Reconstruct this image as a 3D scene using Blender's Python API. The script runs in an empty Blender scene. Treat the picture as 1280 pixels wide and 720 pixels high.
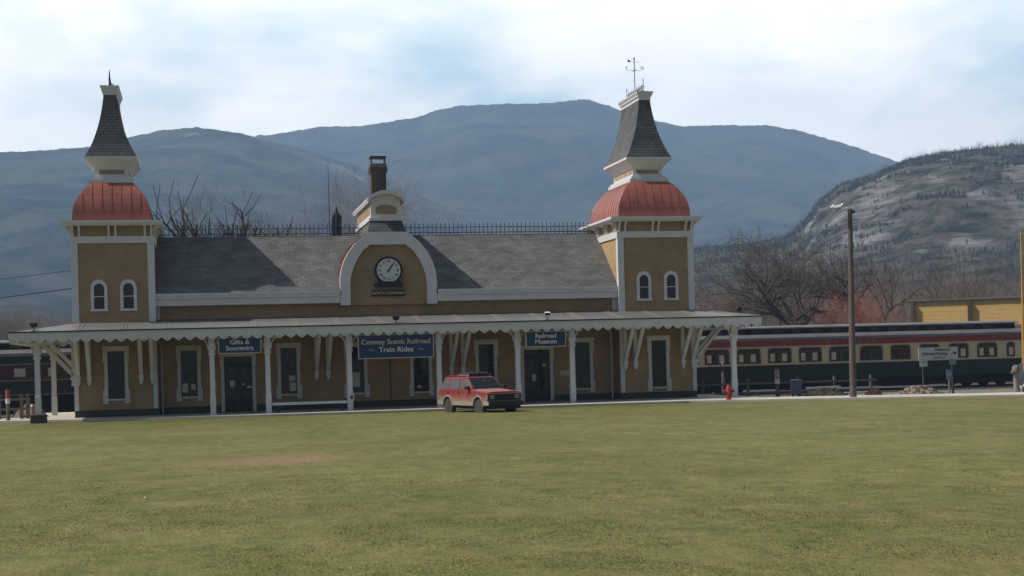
import bpy, math, random
import numpy as np
from mathutils import Vector, Matrix, noise
R=math.radians
S=bpy.context.scene
C=S.collection
# ---------------------------------------------------------------- camera, light, exposure
TH=R(11.9); ROLL=0.027
cam_d=bpy.data.cameras.new('camera'); cam=bpy.data.objects.new('camera',cam_d); C.objects.link(cam)
r0=Vector((math.cos(TH),-math.sin(TH),0)); f0=Vector((math.sin(TH),math.cos(TH),0)); u0=Vector((0,0,1))
cr=r0*math.cos(ROLL)-u0*math.sin(ROLL); cu=r0*math.sin(ROLL)+u0*math.cos(ROLL)
m=Matrix((cr,cu,-f0)).transposed().to_4x4(); m.translation=Vector((0,0,2.4)); cam.matrix_world=m
cam_d.sensor_width=36; cam_d.lens=36*1850/1280; cam_d.shift_y=84.5/1280
cam_d.clip_start=.5; cam_d.clip_end=20000
S.camera=cam
SUN_E=R(50); SUN_A=R(4)      # sun at the left end of the station, a few degrees behind its front
sdir=Vector((-math.cos(SUN_E)*math.cos(SUN_A), math.cos(SUN_E)*math.sin(SUN_A), math.sin(SUN_E)))
sl=bpy.data.lights.new('sun','SUN'); sl.energy=5.0; sl.angle=R(.53); sl.color=(1,.95,.87)
so=bpy.data.objects.new('sun',sl); C.objects.link(so); so.rotation_euler=sdir.to_track_quat('Z','Y').to_euler()
W=bpy.data.worlds.new('World'); S.world=W; W.use_nodes=True
nt=W.node_tree; nt.nodes.clear(); N=nt.nodes.new; L=nt.links.new
out=N('ShaderNodeOutputWorld'); bg=N('ShaderNodeBackground'); bg.inputs[1].default_value=.07
sky=N('ShaderNodeTexSky'); sky.sky_type='NISHITA'; sky.sun_disc=False
sky.sun_elevation=SUN_E; sky.sun_rotation=math.atan2(sdir.x,sdir.y); sky.air_density=1.0; sky.dust_density=1.5
tc=N('ShaderNodeTexCoord')
sx=N('ShaderNodeSeparateXYZ'); L(tc.outputs['Generated'],sx.inputs[0])
# project the view direction onto a cloud deck, so that clouds flatten towards the horizon
zz=N('ShaderNodeMath'); zz.operation='ADD'; L(sx.outputs[2],zz.inputs[0]); zz.inputs[1].default_value=.22
dx=N('ShaderNodeMath'); dx.operation='DIVIDE'; L(sx.outputs[0],dx.inputs[0]); L(zz.outputs[0],dx.inputs[1])
dy=N('ShaderNodeMath'); dy.operation='DIVIDE'; L(sx.outputs[1],dy.inputs[0]); L(zz.outputs[0],dy.inputs[1])
cb=N('ShaderNodeCombineXYZ'); L(dx.outputs[0],cb.inputs[0]); L(dy.outputs[0],cb.inputs[1])
mp=N('ShaderNodeMapping'); L(cb.outputs[0],mp.inputs[0]); mp.inputs['Location'].default_value=(2.2,11.1,.4)
mp.inputs['Scale'].default_value=(1.3,1.0,1)
cn=N('ShaderNodeTexNoise'); cn.inputs['Scale'].default_value=1.9; cn.inputs['Detail'].default_value=8; cn.inputs['Roughness'].default_value=.52; cn.inputs['Distortion'].default_value=.15
L(mp.outputs[0],cn.inputs['Vector'])
rp=N('ShaderNodeValToRGB'); rp.color_ramp.elements[0].position=.30; rp.color_ramp.elements[1].position=.53
L(cn.outputs['Fac'],rp.inputs[0])
# the cloud bank stands over the mountains; the sky behind the camera is clear
fr_=N('ShaderNodeMapRange'); L(sx.outputs[1],fr_.inputs[0]); fr_.inputs[1].default_value=.35; fr_.inputs[2].default_value=.8; fr_.inputs[3].default_value=0; fr_.inputs[4].default_value=1
cm=N('ShaderNodeMath'); cm.operation='MULTIPLY'; L(rp.outputs[0],cm.inputs[0]); L(fr_.outputs[0],cm.inputs[1])
vm=N('ShaderNodeMath'); vm.operation='MULTIPLY'; L(fr_.outputs[0],vm.inputs[0]); vm.inputs[1].default_value=.85
cn2=N('ShaderNodeTexNoise'); cn2.inputs['Scale'].default_value=3.1; cn2.inputs['Detail'].default_value=6
L(mp.outputs[0],cn2.inputs['Vector'])
cr2=N('ShaderNodeValToRGB'); cr2.color_ramp.elements[0].position=.3; cr2.color_ramp.elements[1].position=.7
cr2.color_ramp.elements[0].color=(33,32.4,30.8,1); cr2.color_ramp.elements[1].color=(39.5,38.2,36,1)
L(cn2.outputs['Fac'],cr2.inputs[0])
mx=N('ShaderNodeMixRGB'); L(cm.outputs[0],mx.inputs[0])
# thin cirrus veil over the blue
veil=N('ShaderNodeMixRGB'); L(vm.outputs[0],veil.inputs[0]); L(sky.outputs[0],veil.inputs[1]); veil.inputs[2].default_value=(20,25.5,27.5,1)
L(veil.outputs[0],mx.inputs[1]); L(cr2.outputs[0],mx.inputs[2])
L(mx.outputs[0],bg.inputs[0]); L(bg.outputs[0],out.inputs[0])
S.view_settings.view_transform='Standard'; S.view_settings.look='None'; S.view_settings.exposure=0.0; S.view_settings.gamma=1
S.view_settings.use_curve_mapping=False

# ---------------------------------------------------------------- helpers
_org={}
class MB:
    def __init__(s): s.v=[]; s.f=[]
    def add(s,vs,fs):
        n=len(s.v); s.v+= [tuple(v) for v in vs]; s.f+=[tuple(i+n for i in f) for f in fs]; return s
    def box(s,x0,x1,y0,y1,z0,z1):
        return s.add([(x0,y0,z0),(x1,y0,z0),(x1,y1,z0),(x0,y1,z0),(x0,y0,z1),(x1,y0,z1),(x1,y1,z1),(x0,y1,z1)],
          [(0,3,2,1),(4,5,6,7),(0,1,5,4),(1,2,6,5),(2,3,7,6),(3,0,4,7)])
    def rings(s,rs,cap0=True,cap1=True,close=True):
        n=len(rs[0]); vs=[p for r in rs for p in r]; fs=[]
        for k in range(len(rs)-1):
            for i in range(n if close else n-1):
                j=(i+1)%n; fs.append((k*n+i,k*n+j,(k+1)*n+j,(k+1)*n+i))
        if cap0: fs.append(tuple(range(n-1,-1,-1)))
        if cap1: fs.append(tuple((len(rs)-1)*n+i for i in range(n)))
        return s.add(vs,fs)
    def loft(s,rs,**k):     # rectangles (x0,x1,y0,y1,z)
        return s.rings([[(a,c,z),(b,c,z),(b,d,z),(a,d,z)] for a,b,c,d,z in rs],**k)
    def prism(s,poly,y0,y1):   # outline in x,z extruded along y
        return s.rings([[(x,y1,z) for x,z in poly],[(x,y0,z) for x,z in poly]])
    def prismx(s,poly,x0,x1):  # outline in y,z extruded along x
        return s.rings([[(x0,y,z) for y,z in poly],[(x1,y,z) for y,z in poly]])
    def band(s,outer,inner,y0,y1):  # open arch band between two outlines with equal counts
        n=len(outer)
        for i in range(n-1):
            q=[outer[i],outer[i+1],inner[i+1],inner[i]]
            vs=[(x,y0,z) for x,z in q]+[(x,y1,z) for x,z in q]
            fs=[(0,1,2,3),(7,6,5,4),(0,4,5,1),(2,6,7,3)]
            if i==0: fs.append((3,7,4,0))
            if i==n-2: fs.append((1,5,6,2))
            s.add(vs,fs)
        return s
    def tube(s,pts,rad,n=6,cap=True):
        pts=[Vector(p) for p in pts]
        if not hasattr(rad,'__len__'): rad=[rad]*len(pts)
        rs=[]
        for i,p in enumerate(pts):
            d=(pts[min(i+1,len(pts)-1)]-pts[max(i-1,0)])
            if d.length<1e-9: d=Vector((0,0,1))
            d.normalize(); a=d.orthogonal() if abs(d.z)<.9 else d.cross(Vector((0,1,0)))
            a.normalize(); b=d.cross(a)
            rs.append([tuple(p+(a*math.cos(2*math.pi*k/n)+b*math.sin(2*math.pi*k/n))*rad[i]) for k in range(n)])
        return s.rings(rs,cap,cap)
    def beam(s,p,q,w,h):     # rectangular bar: w across (horizontal), h the other way
        p=Vector(p); q=Vector(q); d=(q-p).normalized(); a=d.cross(Vector((0,0,1)))
        if a.length<1e-4: a=Vector((1,0,0))
        a.normalize(); b=a.cross(d).normalized()
        return s.rings([[tuple(o+a*sa*w/2+b*sb*h/2) for sa,sb in ((-1,-1),(1,-1),(1,1),(-1,1))] for o in (p,q)])
    def lathe(s,prof,n=20,c=(0,0,0),axis='z'):
        rs=[]
        for r,z in prof:
            ring=[]
            for k in range(n):
                a=2*math.pi*k/n; x,y=r*math.cos(a),r*math.sin(a)
                ring.append((c[0]+x,c[1]+y,c[2]+z) if axis=='z' else (c[0]+x,c[1]+z,c[2]+y) if axis=='y' else (c[0]+z,c[1]+x,c[2]+y))
            rs.append(ring)
        return s.rings(rs)
    def zs(s): s.v=[(x,y,9.05+(z-9.05)*.975) for x,y,z in s.v]; return s
    def build(s,name,mat,parent=None,loc=None,smooth=False,bevel=0):
        me=bpy.data.meshes.new(name)
        o0=Vector(loc) if loc else (_org.get(parent.name,Vector((0,0,0))) if parent else Vector((0,0,0)))
        me.from_pydata([(x-o0.x,y-o0.y,z-o0.z) for x,y,z in s.v],[],s.f)
        me.materials.append(mat); me.update()
        import bmesh
        bm=bmesh.new(); bm.from_mesh(me); bmesh.ops.recalc_face_normals(bm,faces=bm.faces)
        bm.to_mesh(me); bm.free()
        if smooth:
            me.polygons.foreach_set('use_smooth',[True]*len(me.polygons))
            try: me.set_sharp_from_angle(angle=R(35))
            except Exception: pass
        o=bpy.data.objects.new(name,me); C.objects.link(o); _org[o.name]=o0
        if parent: o.parent=parent
        else: o.location=o0
        if bevel:
            b=o.modifiers.new('bevel','BEVEL'); b.width=bevel; b.segments=2; b.limit_method='ANGLE'; b.angle_limit=R(40)
        return o
def pieces(mb,name,mat,parent):     # every separate piece of the outline becomes a part of its own
    pr=list(range(len(mb.v)))
    def fd(i):
        while pr[i]!=i: pr[i]=pr[pr[i]]; i=pr[i]
        return i
    for f in mb.f:
        for i in f[1:]: pr[fd(i)]=fd(f[0])
    gr={}
    for f in mb.f: gr.setdefault(fd(f[0]),[]).append(f)
    for fs in gr.values():
        ids=sorted({i for f in fs for i in f}); mp={i:k for k,i in enumerate(ids)}
        q=MB(); q.add([mb.v[i] for i in ids],[tuple(mp[i] for i in f) for f in fs]); q.build(name,mat,parent)
def tag(o,label,cat,group=None,kind=None):
    if label: o['label']=label
    if cat: o['category']=cat
    if group: o['group']=group
    if kind: o['kind']=kind
    return o
def thing(name,label,cat,loc=(0,0,0),rz=0,group=None):
    o=bpy.data.objects.new(name,None); o.empty_display_size=.3; C.objects.link(o); o.location=loc; o.rotation_euler=(0,0,rz)
    _org[o.name]=Vector(loc) if rz==0 else Vector((0,0,0))   # rotated things are modelled round their own origin
    return tag(o,label,cat,group)
def copy_tree(o,parent=None,loc=None,rz=None):
    kids=[c for c in bpy.data.objects if c.parent==o]
    c=o.copy(); C.objects.link(c)
    if parent: c.parent=parent
    if loc is not None: c.location=loc
    if rz is not None: c.rotation_euler=(0,0,rz)
    for k in kids: copy_tree(k,c)
    return c
def text(name,txt,size,x,y,z,mat,parent,sx=1.0,align='CENTER',depth=.008,serif=False,rot=None):
    cu=bpy.data.curves.new(name,'FONT'); cu.body=txt; cu.size=size; cu.align_x=align; cu.align_y='CENTER'; cu.extrude=depth
    if serif: cu.offset=.004
    t=bpy.data.objects.new(name,cu); C.objects.link(t); bpy.context.view_layer.update()
    dg=bpy.context.evaluated_depsgraph_get(); me=bpy.data.meshes.new_from_object(t.evaluated_get(dg))
    bpy.data.objects.remove(t); bpy.data.curves.remove(cu)
    o0=_org.get(parent.name,Vector((0,0,0)))
    me.transform(Matrix.Translation(Vector((x,y,z))-o0)@(rot or Matrix.Identity(4))@Matrix.Rotation(R(90),4,'X')@Matrix.Diagonal((sx,1,1,1)))
    me.materials.clear(); me.materials.append(mat)
    o=bpy.data.objects.new(name,me); C.objects.link(o); o.parent=parent; _org[o.name]=o0
    return o

# ---------------------------------------------------------------- materials
def newmat(name):
    m=bpy.data.materials.new(name); m.use_nodes=True; n=m.node_tree; b=n.nodes['Principled BSDF']; return m,n,b
def mat(name,col,rough=.8,var=.12,scale=2.5,bump=0,bscale=40,metal=0,spec=.3,boards=0,col2=None,stretch=(1,1,1),dirt=None):
    m,n,b=newmat(name); N=n.nodes.new; L=n.links.new
    tc=N('ShaderNodeTexCoord'); mp=N('ShaderNodeMapping'); mp.inputs['Scale'].default_value=stretch; L(tc.outputs['Object'],mp.inputs[0])
    no=N('ShaderNodeTexNoise'); no.inputs['Scale'].default_value=scale; no.inputs['Detail'].default_value=7; no.inputs['Roughness'].default_value=.6
    L(mp.outputs[0],no.inputs['Vector'])
    rp=N('ShaderNodeValToRGB'); rp.color_ramp.elements[0].position=.3; rp.color_ramp.elements[1].position=.7
    c2=col2 or tuple(min(1,c*(1+var)) for c in col); c1=tuple(c*(1-var) for c in col) if not col2 else col
    rp.color_ramp.elements[0].color=(*c1,1); rp.color_ramp.elements[1].color=(*c2,1); L(no.outputs['Fac'],rp.inputs[0])
    src=rp.outputs[0]
    if dirt:      # (colour, z0, z1): dust or splash with its own edge, thick below z0 and gone above z1
        s=N('ShaderNodeSeparateXYZ'); L(tc.outputs['Object'],s.inputs[0])
        mr=N('ShaderNodeMapRange'); mr.inputs[1].default_value=dirt[1]; mr.inputs[2].default_value=dirt[2]; mr.inputs[3].default_value=1; mr.inputs[4].default_value=0
        dn=N('ShaderNodeTexNoise'); dn.inputs['Scale'].default_value=6; dn.inputs['Detail'].default_value=6; L(tc.outputs['Object'],dn.inputs['Vector'])
        ad=N('ShaderNodeMath'); ad.operation='MULTIPLY_ADD'; L(dn.outputs['Fac'],ad.inputs[0]); ad.inputs[1].default_value=-(dirt[2]-dirt[1]); L(s.outputs[2],ad.inputs[2])
        a2=N('ShaderNodeMath'); a2.operation='ADD'; L(ad.outputs[0],a2.inputs[0]); a2.inputs[1].default_value=(dirt[2]-dirt[1])*.5
        L(a2.outputs[0],mr.inputs[0]); mm=N('ShaderNodeMixRGB'); L(mr.outputs[0],mm.inputs[0]); L(src,mm.inputs[1]); mm.inputs[2].default_value=(*dirt[0],1); src=mm.outputs[0]
    L(src,b.inputs['Base Color'])
    b.inputs['Roughness'].default_value=rough; b.inputs['Metallic'].default_value=metal; b.inputs['Specular IOR Level'].default_value=spec
    h=None
    if boards:
        s=N('ShaderNodeSeparateXYZ'); L(tc.outputs['Object'],s.inputs[0]); d=N('ShaderNodeMath'); d.operation='DIVIDE'; L(s.outputs[2],d.inputs[0]); d.inputs[1].default_value=boards
        fr=N('ShaderNodeMath'); fr.operation='FRACT'; L(d.outputs[0],fr.inputs[0])
        bp=N('ShaderNodeBump'); bp.inputs['Distance'].default_value=.035; bp.inputs['Strength'].default_value=1; bp.invert=True; L(fr.outputs[0],bp.inputs['Height']); h=bp.outputs[0]
    if bump:
        bn=N('ShaderNodeTexNoise'); bn.inputs['Scale'].default_value=bscale; bn.inputs['Detail'].default_value=5; L(tc.outputs['Object'],bn.inputs['Vector'])
        b2=N('ShaderNodeBump'); b2.inputs['Strength'].default_value=.6; b2.inputs['Distance'].default_value=bump; L(bn.outputs['Fac'],b2.inputs['Height'])
        if h: L(h,b2.inputs['Normal'])
        h=b2.outputs[0]
    if h: L(h,b.inputs['Normal'])
    return m
def shingles(name,c1,c2,mort,w=.3,h=.16,axis='XZ'):
    m,n,b=newmat(name); N=n.nodes.new; L=n.links.new
    tc=N('ShaderNodeTexCoord'); s=N('ShaderNodeSeparateXYZ'); L(tc.outputs['Object'],s.inputs[0]); cb=N('ShaderNodeCombineXYZ')
    ad=N('ShaderNodeMath'); ad.operation='ADD'; L(s.outputs[0],ad.inputs[0]); L(s.outputs[1],ad.inputs[1])
    L(s.outputs[0] if axis=='XZ' else ad.outputs[0],cb.inputs[0]); L(s.outputs[2],cb.inputs[1])
    br=N('ShaderNodeTexBrick'); br.inputs['Scale'].default_value=1; br.inputs['Brick Width'].default_value=w; br.inputs['Row Height'].default_value=h
    br.inputs['Mortar Size'].default_value=.012; br.inputs['Bias'].default_value=-.1; L(cb.outputs[0],br.inputs['Vector'])
    br.inputs['Color1'].default_value=(*c1,1); br.inputs['Color2'].default_value=(*c2,1); br.inputs['Mortar'].default_value=(*mort,1)
    no=N('ShaderNodeTexNoise'); no.inputs['Scale'].default_value=1.2; no.inputs['Detail'].default_value=8; L(tc.outputs['Object'],no.inputs['Vector'])
    mr=N('ShaderNodeMapRange'); mr.inputs[1].default_value=.3; mr.inputs[2].default_value=.7; mr.inputs[3].default_value=.72; mr.inputs[4].default_value=1.2; L(no.outputs['Fac'],mr.inputs[0])
    mu=N('ShaderNodeMixRGB'); mu.blend_type='MULTIPLY'; mu.inputs[0].default_value=1; L(br.outputs['Color'],mu.inputs[1]); L(mr.outputs[0],mu.inputs[2])
    L(mu.outputs[0],b.inputs['Base Color']); b.inputs['Roughness'].default_value=.85; b.inputs['Specular IOR Level'].default_value=.2
    bp=N('ShaderNodeBump'); bp.inputs['Distance'].default_value=.02; bp.inputs['Strength'].default_value=.6; L(br.outputs['Fac'],bp.inputs['Height']); bp.invert=True; L(bp.outputs[0],b.inputs['Normal'])
    return m
SIDING=mat('mustard_clapboard',(.36,.235,.115),.7,.17,1.1,boards=.12,spec=.2)
WHITE=mat('white_paint',(.64,.625,.62),.6,.06,2,spec=.3)
WHITE_OLD=mat('weathered_white_paint',(.57,.55,.53),.65,.12,3,spec=.25)
SHINGLE=shingles('grey_asphalt_shingles',(.158,.155,.148),(.112,.110,.108),(.078,.078,.075),.42,.12)
SPIRE=shingles('dark_slate_shingles',(.13,.13,.135),(.09,.09,.095),(.05,.05,.05),.3,.14,'XYZ')
COPPER=mat('red_painted_metal_roof',(.31,.095,.062),.42,.25,1.6,bump=.01,bscale=3,metal=.0,spec=.5,stretch=(1,1,.4))
CANOPY=mat('grey_sheet_canopy_roof',(.145,.138,.128),.6,.12,1.2,spec=.3)
TRIMLINE=mat('dark_drip_edge',(.03,.03,.032),.5,.1)
FOUND=mat('dark_stone_foundation',(.06,.058,.055),.9,.25,3,bump=.02,bscale=8)
GLASS=mat('dark_window_glass',(.014,.015,.016),.08,.4,.8,bump=.012,bscale=1.6,spec=.5)
DOORM=mat('dark_green_door_paint',(.02,.024,.022),.4,.2,2)
IRON=mat('black_ironwork',(.03,.034,.04),.55,.2,5)
BRICK=shingles('sooty_brick',(.10,.065,.055),(.07,.05,.045),(.09,.085,.08),.22,.08,'XYZ')
PAPER=mat('paper_notice',(.5,.48,.44),.9,.25,14)
NAVY=mat('navy_sign_board',(.022,.05,.115),.5,.08,2)
GOLD=mat('pale_gold_lettering',(.62,.50,.34),.6,.05)
CREAM=mat('cream_lettering',(.72,.69,.60),.6,.04)
BLACK=mat('black_sign_board',(.02,.02,.02),.5,.1)
CONC=mat('pale_concrete',(.47,.43,.35),.9,.14,.9,bump=.004,bscale=25)
DARKMETAL=mat('dark_metal',(.04,.04,.042),.5,.2)
SOFFIT=mat('canopy_soffit_boards',(.34,.30,.25),.8,.1,2)

# ---------------------------------------------------------------- ground
def lawn_material(name,blade=False):
    m,n,b=newmat(name); N=n.nodes.new; L=n.links.new
    ge=N('ShaderNodeNewGeometry'); P=ge.outputs['Position']
    def nz(sc,det,st=(1,1,1),rough=.6):
        mp=N('ShaderNodeMapping'); mp.inputs['Scale'].default_value=st; L(P,mp.inputs[0]); no=N('ShaderNodeTexNoise'); no.inputs['Scale'].default_value=sc
        no.inputs['Detail'].default_value=det; no.inputs['Roughness'].default_value=rough; L(mp.outputs[0],no.inputs['Vector']); return no.outputs['Fac']
    def ramp(x,a,bb,ca,cb_):
        r=N('ShaderNodeValToRGB'); r.color_ramp.elements[0].position=a; r.color_ramp.elements[1].position=bb; r.color_ramp.elements[0].color=(*ca,1); r.color_ramp.elements[1].color=(*cb_,1); L(x,r.inputs[0]); return r.outputs[0]
    def mix(f,a,c,bt='MIX'):
        q=N('ShaderNodeMixRGB'); q.blend_type=bt
        if isinstance(f,float): q.inputs[0].default_value=f
        else: L(f,q.inputs[0])
        for k,v in ((1,a),(2,c)):
            if isinstance(v,tuple): q.inputs[k].default_value=(*v,1)
            else: L(v,q.inputs[k])
        return q.outputs[0]
    g=ramp(nz(2.2,8),.3,.7,(.073,.092,.022),(.136,.138,.042))
    tanf=ramp(nz(.5,12,(.8,.6,1),.80),.36,.62,(0,0,0),(1,1,1))
    fine=ramp(nz(1.6,12,(1,.45,1),.85),.38,.60,(0,0,0),(1,1,1))
    t1=mix(tanf,(0,0,0),fine)
    c=mix(t1,g,(.225,.18,.08))
    sp=ramp(nz(38,4,(1,1,1),.8),.55,.72,(0,0,0),(.55,.55,.55))
    c=mix(sp,c,(.24,.19,.10))
    # worn brown patch
    mp=N('ShaderNodeMapping'); mp.inputs['Location'].default_value=(-1.75,-36.6,0); L(P,mp.inputs[0])
    ms=N('ShaderNodeMapping'); ms.inputs['Scale'].default_value=(1/2.6,1/2.2,0); L(mp.outputs[0],ms.inputs[0])
    ln=N('ShaderNodeVectorMath'); ln.operation='LENGTH'; L(ms.outputs[0],ln.inputs[0])
    s=N('ShaderNodeMath'); s.operation='MULTIPLY_ADD'; L(nz(1.6,6),s.inputs[0]); s.inputs[1].default_value=1.5; L(ln.outputs['Value'],s.inputs[2])
    pf=ramp(s.outputs[0],.0,1.0,(1,1,1),(0,0,0)); mr=N('ShaderNodeMapRange'); L(s.outputs[0],mr.inputs[0]); mr.inputs[1].default_value=1.1; mr.inputs[2].default_value=1.75; mr.inputs[3].default_value=.75; mr.inputs[4].default_value=0
    c=mix(mr.outputs[0],c,(.24,.155,.095))
    gr2=ramp(nz(5.5,10,(1,.4,1),.9),.35,.65,(.84,.85,.84),(1.15,1.14,1.12)); c=mix(1.0,c,gr2,'MULTIPLY')
    gr3=ramp(nz(26,5,(1,.22,1),.9),.38,.62,(.74,.75,.74),(1.3,1.28,1.24)); c=mix(1.0,c,gr3,'MULTIPLY')
    lv=ramp(nz(.09,4),.3,.7,(.84,.84,.84),(1.1,1.1,1.1)); c=mix(1.0,c,lv,'MULTIPLY')
    if blade: c=mix(1.0,c,(1.45,1.45,1.35),'MULTIPLY')
    L(c,b.inputs['Base Color']); b.inputs['Roughness'].default_value=.95; b.inputs['Specular IOR Level'].default_value=.08
    if not blade:
        bp=N('ShaderNodeBump'); bp.inputs['Distance'].default_value=.03; bp.inputs['Strength'].default_value=.5; L(nz(14,8,(1,1,1),.75),bp.inputs['Height']); L(bp.outputs[0],b.inputs['Normal'])
    return m
LAWN=lawn_material('spring_lawn'); BLADE=lawn_material('grass_blades',True)
EDGE=[(-60,92),(-30,80),(-14,71.6),(-8.8,69.2),(-5.3,67.9),(-2.5,66.9),(3,66.1),(6.5,65.8),(9.5,65.7),(13.9,65.6),(16.7,65.5),(22,65.0),(26,63.2),(30,61.2),(35,58.8),(60,47),(120,20)]
def edge_y(x):
    for (a,b),(c,d) in zip(EDGE,EDGE[1:]):
        if x<=c: return b+(d-b)*(x-a)/(c-a)
    return EDGE[-1][1]
def lawn_z(x,y):
    e=edge_y(x)-y; w=min(1,max(0,e/6)); return .05*w*noise.noise(Vector((x*.13,y*.13,2)))*1.6+.02*noise.noise(Vector((x*.7,y*.7,0)))*w
mb=MB(); xs=[-60+1.5*i for i in range(121)]; K=60; vs=[]
for x in xs:
    e=edge_y(x)
    for k in range(K+1):
        t=k/K; y=-30+(e+30)*(1-(1-t)**1.5); vs.append((x,y,lawn_z(x,y)))
fs=[(i*(K+1)+k,(i+1)*(K+1)+k,(i+1)*(K+1)+k+1,i*(K+1)+k+1) for i in range(len(xs)-1) for k in range(K)]
n0=len(vs)
for x in xs: vs.append((x,edge_y(x),-.6))
fs+=[(i*(K+1)+K,(i+1)*(K+1)+K,n0+i+1,n0+i) for i in range(len(xs)-1)]
mb.add(vs,fs); o=mb.build('lawn',LAWN,smooth=True); tag(o,'broad spring lawn of mixed green and straw-coloured grass in front of the station','lawn',kind='structure')
# the flat valley floor behind everything
DIRT=mat('yard_dirt',(.17,.145,.115),.95,.25,1.1,bump=.05,bscale=5)
mb=MB(); G=[-3400,-900,-300,-120,-60,-20,20,60,120,300,900,3400]; GY=[-280,-60,20,60,78,120,220,500,1200,2600,4400]
vs=[(x,y,-.45 if y>70 else -.7) for x in G for y in GY]
fs=[(i*len(GY)+j,(i+1)*len(GY)+j,(i+1)*len(GY)+j+1,i*len(GY)+j+1) for i in range(len(G)-1) for j in range(len(GY)-1)]
mb.add(vs,fs); tag(mb.build('ground',DIRT),'flat brown gravel and dirt ground behind the station reaching the hills','ground',kind='structure')
# concrete walk along the lawn edge and the platform under the canopy
mb=MB()
xs=[x for x,_ in EDGE if -12<x<=120]; xs=[-11]+xs
fr=[(x,edge_y(x)+.01) for x in xs]
bk=[]
for x,y in fr: bk.append((x, 79.5 if -10<x<26.2 else y+3.4))
sub=[]
top=[(x,y) for x,y in fr]
pts=[]
for i in range(len(fr)-1):
    a,b=fr[i],fr[i+1]; c,d=bk[i+1],bk[i]
    if (fr[i][0]<-9.5) or fr[i][0]>=26: c=(c[0],b[1]+3.4); d=(d[0],a[1]+3.4)
    q=[a,b,c,d]; mb.add([(x,y,.1) for x,y in q]+[(x,y,-.6) for x,y in q],[(0,1,2,3),(0,4,5,1),(1,5,6,2),(2,6,7,3),(3,7,4,0)])
tag(mb.build('walkway',CONC),'pale concrete platform and walk between the lawn and the station','walkway',kind='structure')
# grass blades on the lawn nearest the camera
rng=np.random.default_rng(4); n=230000
d=np.exp(rng.uniform(math.log(13.5),math.log(40),n)); a=TH+rng.uniform(-.37,.37,n); X=d*np.sin(a)/np.cos(a-TH); Y=d*np.cos(a)/np.cos(a-TH)
ok=Y<np.interp(X,[e[0] for e in EDGE],[e[1] for e in EDGE])-.1; X=X[ok];Y=Y[ok];d=d[ok]; n=len(X)
hh=rng.uniform(.006,.022,n)*np.clip((42-d)/16,.15,1); ww=rng.uniform(.002,.0045,n)*(1+d/30); th=rng.uniform(0,6.28,n); lx=rng.normal(0,.022,n); ly=rng.normal(0,.022,n)
zb=np.array([lawn_z(x,y) for x,y in zip(X,Y)])-.004
V=np.zeros((n,3,3)); V[:,0]=np.c_[X-ww*np.cos(th),Y-ww*np.sin(th),zb]; V[:,1]=np.c_[X+ww*np.cos(th),Y+ww*np.sin(th),zb]; V[:,2]=np.c_[X+lx,Y+ly,zb+hh]
def npmesh(name,V,F,mat_):
    me=bpy.data.meshes.new(name); k=F.shape[1]; me.vertices.add(len(V)); me.vertices.foreach_set('co',V.astype(np.float32).ravel())
    me.loops.add(F.size); me.loops.foreach_set('vertex_index',F.astype(np.int32).ravel()); me.polygons.add(len(F))
    me.polygons.foreach_set('loop_start',np.arange(0,F.size,k,dtype=np.int32)); me.update(calc_edges=True); me.materials.append(mat_)
    o=bpy.data.objects.new(name,me); C.objects.link(o); return o
tag(npmesh('grass',V.reshape(-1,3),np.arange(3*n).reshape(-1,3),BLADE),'short green and straw-coloured grass blades covering the lawn','grass',kind='stuff')

# ---------------------------------------------------------------- hills
def hill_material(name,c1,c2,rock,fs,rocky,streak=(1,1,1)):
    m,n,b=newmat(name); N=n.nodes.new; L=n.links.new
    ge=N('ShaderNodeNewGeometry'); P=ge.outputs['Position']
    def nz(sc,det,rough=.65,st=(1,1,1)):
        mp=N('ShaderNodeMapping'); mp.inputs['Scale'].default_value=st; L(P,mp.inputs[0]); no=N('ShaderNodeTexNoise'); no.inputs['Scale'].default_value=sc; no.inputs['Detail'].default_value=det; no.inputs['Roughness'].default_value=rough; L(mp.outputs[0],no.inputs['Vector']); return no.outputs['Fac']
    r=N('ShaderNodeValToRGB'); r.color_ramp.elements[0].position=.36; r.color_ramp.elements[1].position=.64; r.color_ramp.elements[0].color=(*c1,1); r.color_ramp.elements[1].color=(*c2,1); L(nz(fs,10,.72),r.inputs[0])
    at=N('ShaderNodeAttribute'); at.attribute_name='rock'
    q=N('ShaderNodeMath'); q.operation='MULTIPLY'; L(at.outputs['Fac'],q.inputs[0]); q.inputs[1].default_value=rocky
    s=N('ShaderNodeMath'); s.operation='ADD'; L(q.outputs[0],s.inputs[0]); L(nz(fs*1.3,9,.7,streak),s.inputs[1])
    rr=N('ShaderNodeMapRange'); L(s.outputs[0],rr.inputs[0]); rr.inputs[1].default_value=.78; rr.inputs[2].default_value=.92; rr.inputs[3].default_value=0; rr.inputs[4].default_value=1
    mx=N('ShaderNodeMixRGB'); L(rr.outputs[0],mx.inputs[0]); L(r.outputs[0],mx.inputs[1])
    rc=N('ShaderNodeValToRGB'); rc.color_ramp.elements[0].position=.35; rc.color_ramp.elements[1].position=.62; rc.color_ramp.elements[0].color=tuple(v*.22 for v in rock)+(1,); rc.color_ramp.elements[1].color=(*rock,1)
    L(nz(fs*2.2,9,.7,streak),rc.inputs[0]); L(rc.outputs[0],mx.inputs[2])
    L(mx.outputs[0],b.inputs['Base Color']); b.inputs['Roughness'].default_value=1; b.inputs['Specular IOR Level'].default_value=0; r.color_ramp.elements[0].position=.42; r.color_ramp.elements[1].position=.58
    bp=N('ShaderNodeBump'); bp.inputs['Distance'].default_value=.25/fs; bp.inputs['Strength'].default_value=.8; L(nz(fs*3,8,.75),bp.inputs['Height']); L(bp.outputs[0],b.inputs['Normal'])
    return m
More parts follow.
